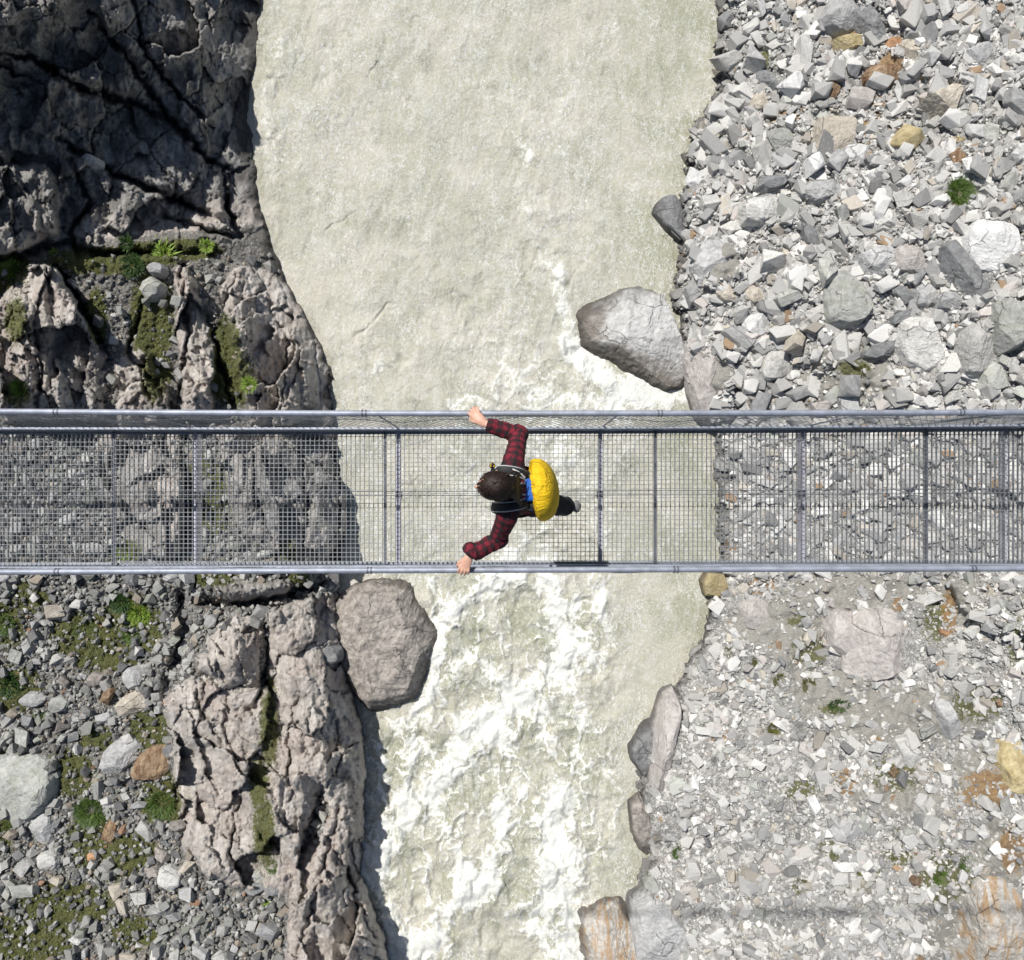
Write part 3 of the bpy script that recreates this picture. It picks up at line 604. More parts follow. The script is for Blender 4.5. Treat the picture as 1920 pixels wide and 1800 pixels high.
MARK = []   # landmarks for labels (u, v, short)
CLAIM = []  # discs already taken
def boulder(name, label, cat, poly, hgt, mat, zoff=-.1, short=None, level=5, rough=.03, seed=0, group=None, **kw):
    rng = np.random.default_rng(seed + 100)
    pa = np.array(poly, float); cu, cv = pa.mean(0)
    zf = ZL if cu < 850 else ZR
    z = float(np.mean([zf(a, b) for a, b in poly] + [zf(cu, cv)])); z = max(z, RIV - .2) + zoff
    v, f, loc = hull_stone(poly, hgt, z, rng, level, rough, **kw)
    o = mesh_np(name, v, f, M[mat], None, False); o.location = loc
    tag(o, label, cat, group)
    w = pa.max(0) - pa.min(0); CLAIM.append((cu, cv, w.min() * .42, w.max() * .42, z + hgt * .5))
    if short: MARK.append((cu, cv, short))
    return o
def box_poly(x0, y0, x1, y1, rng_seed, cutc=.25, rot=0):
    r = random.Random(rng_seed); w = x1 - x0; h = y1 - y0; c = lambda: r.uniform(.05, cutc)
    p = [(x0 + w*c(), y0), (x1 - w*c(), y0 + h*r.uniform(0,.06)), (x1, y0 + h*c()), (x1 - w*r.uniform(0,.06), y1 - h*c()), (x1 - w*c(), y1), (x0 + w*c(), y1 - h*r.uniform(0,.06)), (x0, y1 - h*c()), (x0 + w*r.uniform(0,.06), y0 + h*c())]
    return p
B = boulder
# the four river boulders
B('boulder', 'huge brown granite boulder standing in the water below the bridge, left', 'boulder', [(588,1185),(604,1130),(658,1096),(732,1080),(778,1086),(810,1146),(818,1212),(806,1278),(774,1324),(724,1354),(680,1348),(638,1302),(606,1238)], 2.4, 'brown', -.35, 'the huge brown boulder', 6, .03, 3, bulge=.75, topcuts=12, flat=1.05, z0=.22, extra=((.85, -.25, .55, .74), (.2, -.8, .55, .76), (-.6, .3, .7, .70), (-.1, .1, 1, .66), (.5, .5, .7, .74)))
B('boulder', 'rounded white and brown boulder jutting into the river from the right bank above the bridge', 'boulder', [(1062,598),(1086,560),(1146,532),(1215,520),(1262,540),(1292,590),(1312,650),(1318,716),(1270,742),(1205,712),(1142,676),(1086,645)], 1.9, 'washed', -.35, 'the white river boulder', 6, .03, 5, bulge=.8, topcuts=10, flat=1.0, z0=.22)
B('boulder', 'brown stained boulder half under water at the bottom edge of the photo', 'boulder', [(1088,1760),(1092,1715),(1120,1695),(1170,1692),(1196,1720),(1204,1790),(1200,1850),(1110,1850)], 1.5, 'stained', -.3, 'the brown stained boulder', 6, .03, 8, bulge=.8, flat=.7)
B('boulder', 'large smooth grey boulder beside the brown stained one at the bottom edge', 'boulder', [(1200,1715),(1222,1700),(1262,1708),(1300,1755),(1305,1800),(1285,1850),(1205,1850),(1196,1770)], .95, 'grey', -.2, 'the smooth grey boulder', 6, .025, 9, bulge=.6)
B('slab', 'long pale upright slab lying along the water on the right bank', 'rock slab', [(1232,1370),(1246,1318),(1262,1302),(1280,1330),(1278,1400),(1270,1470),(1252,1503),(1232,1498)], .8, 'pink', -.05, 'the long pale slab', 5, .03, 11)
B('rock', 'dark wet rock wedged between the river and the long pale slab', 'rock', [(1184,1400),(1205,1362),(1232,1350),(1232,1420),(1228,1478),(1205,1462),(1186,1430)], .85, 'slate', -.05, 'the dark wet rock', 5, .04, 12)
B('rock', 'brown wet rock at the waterline under the long pale slab', 'rock', [(1180,1500),(1200,1490),(1222,1530),(1236,1590),(1228,1618),(1205,1600),(1185,1560)], .75, 'brown', -.05, 'the brown waterline rock', 5, .04, 13)
B('slab', 'grey pointed flake of rock leaning out of the water above the white boulder', 'rock slab', [(1225,388),(1240,368),(1262,360),(1290,395),(1290,440),(1278,445),(1250,420)], .95, 'slate', .0, 'the pointed grey flake', 5, .02, 14, bulge=.2, topcuts=3)
B('outcrop', 'rusty striped rock outcrop at the bottom right corner', 'rock', [(1830,1680),(1850,1640),(1885,1625),(1960,1640),(1990,1800),(1960,1860),(1836,1860),(1832,1760)], 1.1, 'stained', -.1, 'the rusty corner outcrop', 6, .03, 15)
B('rock', 'ochre yellow rock at the right edge below the bridge', 'rock', [(1886,1440),(1896,1408),(1940,1400),(1960,1490),(1915,1500),(1890,1480)], .4, 'yellow', -.1, 'the ochre rock', 5, .04, 16)
B('rock', 'yellow lichen covered rock just below the handrail at the waterline', 'rock', [(1322,1095),(1335,1076),(1362,1078),(1368,1100),(1350,1120),(1328,1116)], .7, 'yellow', .12, 'the yellow lichen rock', 4, .04, 17)
B('boulder', 'smooth grey boulder in the gravel below the yellow lichen rock', 'boulder', [(1395,1150),(1402,1130),(1430,1124),(1450,1140),(1453,1172),(1430,1185),(1404,1178)], .4, 'pink', -.08, 'the smooth gravel boulder', 5, .03, 18)
B('slab', 'pinkish flat outcrop slab with a dark gap under its lower edge', 'rock slab', [(1600,1180),(1640,1150),(1700,1152),(1748,1195),(1738,1240),(1690,1268),(1640,1283),(1600,1260)], .5, 'pink', -.02, 'the pinkish outcrop slab', 5, .04, 19, topcuts=7)
B('slab', 'narrow upright grey slab left of the pinkish outcrop slab', 'rock slab', [(1563,1180),(1572,1146),(1590,1140),(1600,1165),(1600,1215),(1585,1232),(1568,1218)], .55, 'pink', 0, 'the narrow upright slab', 5, .03, 20)
B('slab', 'pale kite shaped slab alone on the lower right gravel', 'rock slab', [(1686,1390),(1702,1384),(1730,1412),(1734,1430),(1715,1446),(1700,1430)], .22, 'pale', 0, 'the kite shaped slab', 4, .03, 21)
B('slab', 'long grey slab with a dark shadow edge on the lower right slope', 'rock slab', [(1763,1318),(1778,1302),(1798,1345),(1812,1375),(1795,1388),(1775,1360)], .3, 'grey', 0, 'the long shadowed slab', 4, .03, 22)
B('slab', 'wide flat grey slab in the lower middle of the right gravel', 'rock slab', [(1566,1562),(1590,1540),(1622,1536),(1628,1560),(1600,1584),(1574,1580)], .22, 'grey', 0, 'the wide flat slab', 4, .03, 23)
# upper right named stones
for row in [
 ('slab','large tan slab with a straight left side, highest of the big slabs near the centre of the scree','rock slab',[(1535,275),(1537,218),(1560,211),(1612,214),(1614,250),(1596,270),(1562,286)],.45,'tan','the large tan slab'),
 ('slab','pale triangular slab with orange right edge','rock slab',[(1742,182),(1772,160),(1812,146),(1818,160),(1806,190),(1800,212),(1776,204)],.42,'tan','the pale triangular slab'),
 ('rock','brown rust coloured block with a notched top','rock',[(1630,105),(1652,112),(1670,100),(1702,112),(1704,135),(1690,157),(1655,148),(1632,138)],.4,'rust','the brown notched block'),
 ('rock','ochre rock left of the leaning plank of stone','rock',[(1563,55),(1600,60),(1632,52),(1636,78),(1600,88),(1572,80)],.32,'yellow','the ochre rock at the top'),
 ('slab','long thin plank of grey stone leaning at the top edge','rock slab',[(1612,-5),(1628,-8),(1668,62),(1670,82),(1650,84),(1632,50)],.45,'slate','the leaning stone plank'),
 ('boulder','big grey striped boulder cut by the top edge','boulder',[(1548,20),(1560,-10),(1600,-12),(1614,15),(1606,48),(1580,50),(1556,38)],.5,'grey','the striped top boulder'),
 ('stone','small flat orange stone right of the leaning plank','stone',[(1664,74),(1676,67),(1700,68),(1702,82),(1684,88),(1666,86)],.18,'orange','the small orange slab'),
 ('slab','narrow brown shard standing on end below the notched block','rock slab',[(1545,190),(1556,160),(1578,136),(1584,146),(1570,180),(1552,198)],.3,'rust','the narrow brown shard'),
 ('slab','wide bluish grey slab near the top right corner','rock slab',[(1812,95),(1838,78),(1876,70),(1878,90),(1850,112),(1830,122)],.26,'grey','the bluish grey slab'),
 ('boulder','rounded grey boulder left of the large tan slab','boulder',[(1438,255),(1455,238),(1480,236),(1492,255),(1484,275),(1458,280)],.38,'green','the rounded grey boulder'),
 ('rock','white jagged rock below the large tan slab','rock',[(1583,290),(1596,268),(1622,264),(1648,280),(1640,298),(1606,304)],.3,'white','the white jagged rock'),
 ('rock','pale rock with square end right of the white jagged rock','rock',[(1640,298),(1650,290),(1684,292),(1688,306),(1668,313),(1646,311)],.22,'pale','the square ended rock'),
 ('slab','dark grey slab split lengthwise left of centre of the upper scree','rock slab',[(1427,345),(1440,326),(1484,318),(1496,325),(1472,344),(1438,352)],.34,'slate','the split dark slab'),
 ('slab','grey slab with deep shadow under its lower edge','rock slab',[(1508,352),(1530,336),(1575,333),(1592,345),(1580,366),(1540,374)],.42,'grey','the deep shadow slab'),
 ('boulder','crumbly pale boulder inland from the pointed grey flake','boulder',[(1392,388),(1410,364),(1450,360),(1476,378),(1470,405),(1430,418),(1400,408)],.5,'pale','the crumbly pale boulder'),
 ('boulder','large white boulder at the right edge above the bridge','boulder',[(1825,435),(1840,408),(1880,402),(1925,420),(1925,480),(1890,502),(1850,495),(1828,465)],.55,'white','the large white boulder'),
 ('slab','long dark slab tilted over a black gap near the right edge','rock slab',[(1778,452),(1800,444),(1840,500),(1875,570),(1868,582),(1830,555),(1795,500)],.5,'slate','the long tilted dark slab'),
 ('slab','big greenish grey slab with black shadow below its foot','rock slab',[(1560,560),(1562,505),(1585,497),(1632,530),(1640,570),(1622,606),(1592,600),(1565,590)],.62,'green','the big greenish slab'),
 ('rock','pointed grey rock between the greenish slab and the pink slab','rock',[(1626,470),(1650,458),(1682,462),(1676,495),(1660,516),(1638,500)],.42,'grey','the pointed grey rock'),
 ('slab','pinkish slab with a notched lower edge','rock slab',[(1685,455),(1712,448),(1738,475),(1740,512),(1715,506),(1690,500)],.36,'pink','the pinkish notched slab'),
 ('slab','biggest pale slab in the lower scree with a wide shadow beneath','rock slab',[(1706,600),(1722,590),(1758,596),(1776,640),(1780,678),(1745,688),(1712,668),(1700,640)],.6,'pale','the biggest pale slab'),
 ('slab','flat layered grey slab left of the biggest pale slab','rock slab',[(1630,658),(1648,642),(1690,636),(1702,650),(1684,664),(1645,668)],.34,'slate','the layered grey slab'),
 ('slab','tall pale slab right of the biggest pale slab','rock slab',[(1812,620),(1830,594),(1862,600),(1878,640),(1870,672),(1844,702),(1822,690)],.5,'pale','the tall pale slab'),
 ('slab','square green tinged slab near the right edge above the handrail','rock slab',[(1847,680),(1862,672),(1892,678),(1896,722),(1870,733),(1850,725)],.34,'green','the green tinged slab'),
 ('rock','light rock with flat lower edge in the bare gravel above the bridge','rock',[(1431,690),(1445,660),(1475,654),(1490,675),(1482,700),(1440,712)],.36,'pale','the flat edged light rock'),
 ('rock','whitish rounded slab right of the white river boulder','rock',[(1397,600),(1410,583),(1440,580),(1458,598),(1450,620),(1420,628),(1402,618)],.34,'white','the whitish rounded slab'),
 ('rock','tan rock, left one of a pair above the whitish rounded slab','rock',[(1344,545),(1360,532),(1388,535),(1398,550),(1380,563),(1352,560)],.28,'tan','the left tan rock'),
 ('rock','tan grey rock, right one of a pair above the whitish rounded slab','rock',[(1397,540),(1412,532),(1432,545),(1437,560),(1415,568),(1400,556)],.26,'tan','the right tan rock'),
 ('slab','large tan outcrop slab between the white river boulder and the handrail','rock slab',[(1282,655),(1300,628),(1340,622),(1372,660),(1378,720),(1366,790),(1325,795),(1304,720)],.7,'pink','the tan outcrop slab'),
 ('slab','wide flat grey slab uphill from the white river boulder','rock slab',[(1302,500),(1325,445),(1358,433),(1388,462),(1392,505),(1370,540),(1320,538)],.4,'grey','the wide grey slab'),
 ('rock','rounded grey rock with cut corner above the tall pale slab','rock',[(1720,540),(1735,528),(1758,534),(1760,560),(1745,576),(1724,568)],.3,'grey','the cut corner rock'),
 ('rock','grey brick shaped rock above the tall pale slab','rock',[(1762,555),(1775,545),(1812,548),(1814,572),(1795,582),(1765,576)],.3,'grey','the brick shaped rock'),
 ('slab','dark slab leaning at the right edge beside the green tinged slab','rock slab',[(1875,565),(1900,555),(1935,575),(1935,640),(1900,650),(1880,610)],.5,'green','the dark edge slab'),
 ('rock','small dark round rock at the right edge of the scree','rock',[(1882,294),(1894,287),(1908,292),(1906,306),(1892,309)],.2,'slate','the small dark round rock'),
 ('rock','white rock cut by the right edge above the dark round rock','rock',[(1903,285),(1912,268),(1935,262),(1935,302),(1912,300)],.3,'white','the white edge rock'),
 ('stone','bright yellow flat stone in the upper right scree','stone',[(1787,262),(1794,252),(1818,246),(1822,254),(1805,264)],.14,'yellow','the yellow flat stone'),
 ('stone','dark rust stone just below the yellow flat stone','stone',[(1785,286),(1798,276),(1814,286),(1812,304),(1792,304)],.2,'rust','the dark rust stone'),
 ('rock','grey block below the pale triangular slab','rock',[(1846,236),(1858,226),(1875,232),(1878,260),(1862,266),(1850,254)],.26,'green','the grey block'),
 ('slab','dark pointed slab standing by a black gap in the upper left of the scree','rock slab',[(1424,110),(1434,116),(1458,150),(1474,182),(1460,176),(1436,146)],.4,'slate','the dark pointed slab'),
 ('rock','tan square rock near the river at the top','rock',[(1412,180),(1424,168),(1442,174),(1440,198),(1420,203),(1410,196)],.26,'tan','the tan square rock'),
 ('rock','grey shield shaped rock on the river side at the top','rock',[(1352,22),(1366,12),(1384,24),(1380,44),(1362,46)],.25,'slate','the shield shaped rock'),
 ('slab','broad pale slab with cracked face left of the large white boulder','rock slab',[(1636,400),(1655,386),(1690,392),(1702,412),(1688,426),(1650,425)],.3,'pale','the cracked broad slab'),
 ('rock','dark wedge pointing down in the middle scree','rock',[(1506,408),(1520,398),(1530,430),(1560,470),(1545,476),(1520,450)],.34,'slate','the dark wedge')]:
    nm, lb, ct, pl, hg, mt, sh = row; B(nm, lb, ct, pl, hg, mt, -.04, sh, 5, .035, hash(sh) % 1 + len(MARK) * 7 + 40)
# left bank
for row in [
 ('boulder','large grey angular boulder cut by the left edge below the bridge','boulder',[(-30,1430),(10,1424),(50,1424),(75,1436),(88,1470),(82,1510),(45,1542),(-5,1545),(-35,1500)],.75,'green','the left edge boulder',-.05),
 ('boulder','oblong light grey boulder next to the rusty one','boulder',[(176,1445),(180,1425),(215,1385),(238,1384),(256,1402),(252,1425),(222,1450),(192,1462)],.5,'grey','the oblong grey boulder',-.03),
 ('boulder','rusty red brown boulder on the left slope','boulder',[(242,1448),(252,1425),(285,1402),(305,1403),(316,1425),(310,1448),(290,1468),(250,1470)],.5,'rust','the rusty red boulder',-.03),
 ('rock','flat tan rock above the oblong grey boulder','rock',[(212,1325),(226,1308),(262,1298),(284,1302),(288,1322),(262,1338),(224,1348)],.32,'tan','the flat tan rock',0),
 ('rock','rounded pale rock at the foot of the bedrock spur','rock',[(288,1655),(296,1632),(318,1624),(338,1640),(336,1662),(318,1674),(298,1670)],.36,'pale','the rounded pale rock',0),
 ('rock','grey slab leaning under the left edge boulder','rock',[(42,1545),(60,1530),(96,1530),(102,1560),(88,1594),(60,1588)],.3,'grey','the leaning grey rock',-.02),
 ('rock','pale flat slab on the mossy ledge above the bridge','rock',[(257,540),(264,525),(280,516),(298,530),(298,545),(272,556)],.3,'green','the pale ledge slab',.12),
 ('rock','small rounded grey rock above the pale ledge slab','rock',[(273,500),(280,491),(296,490),(304,500),(298,512),(280,513)],.25,'grey','the rounded ledge rock',.12),
 ('rock','bluish slate block in the cobbles at the lower left','rock',[(456,1668),(466,1658),(494,1660),(496,1672),(470,1680),(458,1678)],.22,'slate','the slate block',0),
 ('rock','flat slate sliver right of the slate block','rock',[(490,1672),(508,1666),(528,1668),(526,1678),(502,1681)],.18,'slate','the slate sliver',0),
 ('rock','rounded grey rock directly above the slate block','rock',[(468,1655),(472,1640),(488,1634),(496,1646),(492,1658)],.24,'green','the rock above the slate block',0),
 ('stone','small bright orange stone on the left slope','stone',[(160,1606),(168,1600),(179,1603),(180,1613),(170,1616),(162,1614)],.16,'orange','the bright orange stone',0),
 ('rock','pointed rusty rock below the dense grass tuft','rock',[(186,1575),(196,1548),(208,1535),(217,1555),(214,1578),(200,1586)],.26,'rust','the pointed rusty rock',0),
 ('rock','pale orange wedge stone among the lower left cobbles','rock',[(198,1665),(210,1661),(232,1664),(224,1680),(214,1690),(204,1678)],.22,'tan','the orange wedge',0),
 ('rock','white grey stone in the lower left rubble','rock',[(66,1610),(80,1600),(98,1604),(106,1622),(92,1636),(70,1632)],.3,'pale','the white grey stone',0),
 ('rock','grey boulder left of the flat tan rock','rock',[(86,1330),(92,1312),(112,1306),(124,1316),(118,1334),(98,1338)],.3,'green','the small grey boulder',0),
 ('rock','grey block above the flat tan rock','rock',[(222,1280),(230,1256),(258,1250),(268,1262),(262,1286),(240,1296)],.34,'grey','the grey block above the tan rock',0),
 ('rock','brown split rock left of the grey block','rock',[(158,1272),(170,1262),(194,1266),(192,1280),(174,1290),(160,1284)],.24,'brown','the brown split rock',0),
 ('rock','pale grey boulder on the far left slope','rock',[(30,1315),(44,1302),(74,1302),(80,1316),(62,1328),(38,1326)],.28,'grey','the far left grey rock',0),
 ('rock','dark small boulder wedged behind the huge brown boulder','rock',[(594,1228),(612,1212),(630,1220),(634,1242),(614,1250),(598,1242)],.4,'slate','the wedged dark rock',-.15),
 ('rock','pale rock lump on the high dark cliff','rock',[(148,292),(160,286),(178,292),(178,304),(160,308)],.25,'pale','the pale lump',.1)]:
    nm, lb, ct, pl, hg, mt, sh, zo = row; B(nm, lb, ct, pl, hg, mt, zo, sh, 5, .035, len(MARK) * 7 + 400)

# filler stones: individual things
def battered_box(r, bm):
    c = [np.array((a, b, d)) * (1 - r.uniform(0, .55, 3)) for a in (-1, 1) for b in (-1, 1) for d in (-1, 1)]
    if r.random() < .5: c.pop(int(r.integers(8)))
    if r.random() < .35: c.pop(int(r.integers(7)))
    for _ in range(int(r.integers(1, 5))): q = r.uniform(-1, 1, 3); q[int(r.integers(3))] *= .2; c.append(q / np.abs(q).max() * r.uniform(.9, 1.05))
    sh = r.uniform(-.35, .35)
    for q in c: bm.verts.new((q[0] + sh * q[1], q[1], q[2]))
    bmesh.ops.convex_hull(bm, input=bm.verts[:])
    for v in [v for v in bm.verts if not v.link_faces]: bm.verts.remove(v)
TPL = []
for i in range(30):
    r = np.random.default_rng(900 + i); bm = bmesh.new(); battered_box(r, bm)
    bmesh.ops.dissolve_limit(bm, angle_limit=math.radians(14), verts=bm.verts, edges=bm.edges)
    bmesh.ops.bevel(bm, geom=bm.edges[:], offset=.05, segments=1, affect='EDGES')
    bmesh.ops.triangulate(bm, faces=bm.faces[:])
    bmesh.ops.subdivide_edges(bm, edges=bm.edges[:], cuts=1, use_grid_fill=True)
    bm.verts.ensure_lookup_table(); v = np.array([q.co[:] for q in bm.verts]); v *= (1 + .035 * (n3(v, 2.5, i) + 1.1 * n3(v, 7, i + 3)))[:, None]
    for q, c in zip(bm.verts, v / np.abs(v).max(0)): q.co = c
    me = bpy.data.meshes.new('stone'); bm.to_mesh(me); bm.free(); TPL.append((me,))
WORDS = {'pale': 'pale grey', 'grey': 'grey', 'slate': 'dark grey', 'tan': 'tan', 'rust': 'rust brown', 'white': 'white', 'green': 'greenish grey', 'pink': 'pinkish grey', 'yellow': 'ochre', 'brown': 'brown', 'orange': 'orange'}
USED = {}; meshcache = {}
def stone_mesh(ti, mat):
    key = (ti, mat)
    if key not in meshcache:
        me = TPL[ti][0].copy(); me.name = 'stone'; me.materials.append(M[mat + '_unit']); meshcache[key] = me
    return meshcache[key]
def describe(u, v, size, asp, mat):
    sz = 'small' if size < 17 else ('medium' if size < 26 else 'large'); sh = 'elongated' if asp > 1.7 else 'blocky'
    near = sorted(MARK, key=lambda m: (m[0] - u) ** 2 + (m[1] - v) ** 2)
    def way(m):
        dx, dy = u - m[0], v - m[1]; a = math.degrees(math.atan2(-dy, dx)) % 360
        return ['right of', 'up and right of', 'above', 'up and left of', 'left of', 'down and left of', 'below', 'down and right of'][int((a + 22.5) // 45) % 8]
    for m in near[:6]:
        lb = f'{sz} {sh} {WORDS[mat]} stone {way(m)} {m[2]}'
        if lb not in USED: USED[lb] = 1; return lb
    for m in near[:4]:
        d = math.hypot(m[0] - u, m[1] - v); w = 'close, ' if d < 60 else 'farther, '
        lb = f'{sz} {WORDS[mat]} stone {w}{way(m)} {m[2]}'
        if lb not in USED: USED[lb] = 1; return lb
    return None
def free(u, v, r):
    for cu, cv, ra, rb, _ in CLAIM:
        if (cu - u) ** 2 + (cv - v) ** 2 < (ra * .5 + rb * .5 + r * .8) ** 2: return False
    return True
def scatter(n, region, sizes, mats, group, seed, embed=.35, flat=(.35, .6), tiltamp=.25, zf=None):
    rr = random.Random(seed); cnt = 0; tries = 0
    while cnt < n and tries < 60000:
        tries += 1
        u, v, smax = region(rr)
        if u is None: continue
        size = sizes(rr, smax, cnt / n)
        if size is None or not free(u, v, size * .5): continue
        asp = rr.uniform(1.1, 2.1); mat = mats(rr, u, v)
        z = float(zf(u, v)); k = kz(z); ra = size * .5 * k * math.sqrt(asp); rb = size * .5 * k / math.sqrt(asp); rc = min(ra, rb) * rr.uniform(*flat) * 1.4; zo = rc * (1 - embed) * .6 / G
        lb = describe(u, v, size, asp, mat)
        if lb is None: continue
        o = bpy.data.objects.new('stone', stone_mesh(rr.randrange(len(TPL)), mat)); COL.objects.link(o)
        o.location = P(u, v, z + zo); o.scale = (ra, rb, rc)
        o.rotation_euler = (rr.gauss(0, tiltamp), rr.gauss(0, tiltamp) , rr.uniform(0, 6.28))
        tag(o, lb, 'stone', group); CLAIM.append((u, v, rb / k, ra / k, z)); cnt += 1
    return cnt
def reg_right(rr):
    v = rr.uniform(-10, 1810); u = rr.uniform(1200, 1930)
    if float(AR('dist', u, v)) < 12: return None, None, None
    if 770 < v < 1072: s = 34
    elif v < 780: s = 52
    else: s = 30
    if v > 780 and rr.random() < .45: return None, None, None
    return u, v, s
def mats_r(rr, u, v):
    rust = float(ell(np.array([u]), np.array([v]), RRUST)[0])
    if rr.random() < rust * .7: return rr.choice(['rust', 'tan', 'orange', 'yellow'])
    if u > 1780 and 1080 < v < 1200: return rr.choice(['slate', 'grey', 'grey'])
    return rr.choices(['pale', 'grey', 'slate', 'white', 'tan', 'pink', 'green', 'rust'], [34, 30, 8, 12, 6, 6, 6, 1.5])[0]
for q in ((1798, 362, 26), (1271, 1598, 10), (1763, 1644, 14), (1812, 1620, 14), (172, 1522, 26), (303, 1508, 24), (262, 1150, 20), (228, 1130, 14), (18, 1284, 24), (1572, 1322, 20), (250, 500, 18), (1450, 1366, 10), (1462, 1276, 12), (1516, 1284, 12)): CLAIM.append((q[0], q[1], q[2], q[2], 0))
nR = scatter(178, reg_right, lambda rr, s, t: s * (1.0 - .55 * t) * rr.uniform(.8, 1.1), mats_r, 'stones of the scree on the right bank', 5, .3, (.4, .75), .28, ZR)
def reg_left(rr):
    v = rr.uniform(1080, 1810) if rr.random() < .8 else rr.uniform(820, 1060); u = rr.uniform(-10, 560)
    if float(AL('gravel', u, v)) < .75 or float(AL('moss', u, v)) > .5: return None, None, None
    return u, v, 34
nL = scatter(92, reg_left, lambda rr, s, t: s * (1.0 - .5 * t) * rr.uniform(.8, 1.15), lambda rr, u, v: rr.choices(['grey', 'green', 'pale', 'slate', 'brown', 'tan', 'rust'], [30, 24, 14, 14, 10, 6, 2])[0], 'cobbles on the stony slope of the left bank', 6, .3, (.5, .8), .25, ZL)

# rubble too small and too many to count
SH = []
for i in range(48):
    r = np.random.default_rng(300 + i); bm = bmesh.new(); battered_box(r, bm); bmesh.ops.triangulate(bm, faces=bm.faces[:])
    bm.verts.index_update(); bm.verts.ensure_lookup_table(); v = np.array([q.co[:] for q in bm.verts]); f = np.array([[q.index for q in fc.verts] for fc in bm.faces]); bm.free()
    v /= np.abs(v).max(0); SH.append((v, f))
SHB = []
for me, in TPL:
    v = np.array([q.co[:] for q in me.vertices]); f = np.array([list(p.vertices) for p in me.polygons if len(p.vertices) == 3]); SHB.append((v, f))
SHR_ = []
for i in range(30):
    r = np.random.default_rng(700 + i); bm = bmesh.new()
    for q in range(16): p = r.normal(size=3); p /= np.linalg.norm(p); bm.verts.new(p * r.uniform(.85, 1.05))
    bmesh.ops.convex_hull(bm, input=bm.verts[:])
    for v in [v for v in bm.verts if not v.link_faces]: bm.verts.remove(v)
    bm.verts.index_update(); v = np.array([q.co[:] for q in bm.verts]); f = np.array([[q.index for q in fc.verts] for fc in bm.faces]); bm.free(); v /= np.abs(v).max(0); SHR_.append((v, f))
def rubble(name, us, vs, sz, zf, mat, label, seed, flat=(.28, .6), tilt=.32, embed=.25, aspect=(1.0, 2.3), small=None, big=13):
    r = np.random.default_rng(seed); V = []; Fs = []; n0 = 0
    z = zf(us, vs); k = kz(z); z = W(z)
    small = small or SH; shapes = small + SHB; which = np.where(sz > big, len(small) + r.integers(0, len(SHB), len(us)), r.integers(0, len(small), len(us)))
    for t in range(len(shapes)):
        idx = np.where(which == t)[0]
        if not len(idx): continue
        v, f = shapes[t]; m = len(idx)
        asp = r.uniform(*aspect, m); a = sz[idx] * k[idx] * .5 * np.sqrt(asp); b = sz[idx] * k[idx] * .5 / np.sqrt(asp); c = b * r.uniform(*flat, m) * 1.5
        Q_ = v[None] * np.stack([a, b, c], -1)[:, None, :]
        tl = tilt * np.clip(1.5 - sz[idx] / 22, .4, 1.3); rx = r.normal(0, 1, m) * tl; ry = r.normal(0, 1, m) * tl; rz = r.uniform(0, 6.283, m)
        y = Q_[..., 1] * np.cos(rx)[:, None] - Q_[..., 2] * np.sin(rx)[:, None]; zc = Q_[..., 1] * np.sin(rx)[:, None] + Q_[..., 2] * np.cos(rx)[:, None]
        x = Q_[..., 0] * np.cos(ry)[:, None] + zc * np.sin(ry)[:, None]; zc = -Q_[..., 0] * np.sin(ry)[:, None] + zc * np.cos(ry)[:, None]
        X = x * np.cos(rz)[:, None] - y * np.sin(rz)[:, None]; Y = x * np.sin(rz)[:, None] + y * np.cos(rz)[:, None]
        X += ((us[idx] - NX) * k[idx])[:, None]; Y += ((NY - vs[idx]) * k[idx])[:, None]; zc += (z[idx] + c * (1 - embed) * r.uniform(.3, 1.3, m))[:, None]
        V.append(np.stack([X, Y, zc], -1).reshape(-1, 3)); Fs.append((f[None] + (np.arange(m) * len(v))[:, None, None] + n0).reshape(-1, 3)); n0 += m * len(v)
    o = mesh_np(name, np.vstack(V), np.vstack(Fs), mat, None, False); tag(o, label, kind='stuff'); return o
def keep_free(us, vs, sz):
    m = np.ones(len(us), bool)
    for cu, cv, ra, rb, _ in CLAIM:
        m &= (np.hypot(us - cu, vs - cv) > min(ra, rb) * .85 + sz * .32) | (sz > 999)
    return m
M['rubR'] = mat_rubble('scree_rubble', [(0, (.27, .27, .265)), (.08, (.40, .395, .385)), (.24, (.48, .47, .445)), (.44, (.56, .55, .525)), (.64, (.63, .62, .595)), (.84, (.69, .68, .655)), (.87, (.47, .43, .37)), (.92, (.52, .48, .45)), (.955, (.43, .44, .40)), (.99, (.38, .26, .16))])
M['rubL'] = mat_rubble('cobble_rubble', [(0, (.14, .14, .14)), (.2, (.22, .22, .21)), (.4, (.29, .29, .27)), (.6, (.36, .355, .335)), (.78, (.46, .45, .43)), (.86, (.30, .26, .21)), (.93, (.27, .28, .24)), (.99, (.34, .20, .12))], False)
def rnd_right(n, seed, lo, hi, pw, big_top=True, m=130):
    r = np.random.default_rng(seed); us = r.uniform(1160, 1920 + m, n); vs = r.uniform(-m, 1800 + m, n)
    sz = lo * (1 - r.uniform(0, 1, n) * (1 - (lo / hi) ** pw)) ** (-1 / pw)
    d = sdist(us, vs, RPOLY); keep = d > 3
    if big_top:
        coarse = .78 + .28 * sst(1000, 800, vs) + .5 * fbm(us / 80, vs / 80, 4, 71); sz = sz * np.clip(coarse, .45, 1.45)
    dirt = ell(us, vs, RDIRT); keep &= r.uniform(0, 1, n) > dirt * .9
    us, vs, sz = us[keep], vs[keep], sz[keep]; kf = keep_free(us, vs, sz); return us[kf], vs[kf], sz[kf]
a = [rnd_right(60000, 1, 4.5, 11, 1.6), rnd_right(13000, 2, 9, 20, 2.0), rnd_right(4600, 3, 18, 40, 2.3)]
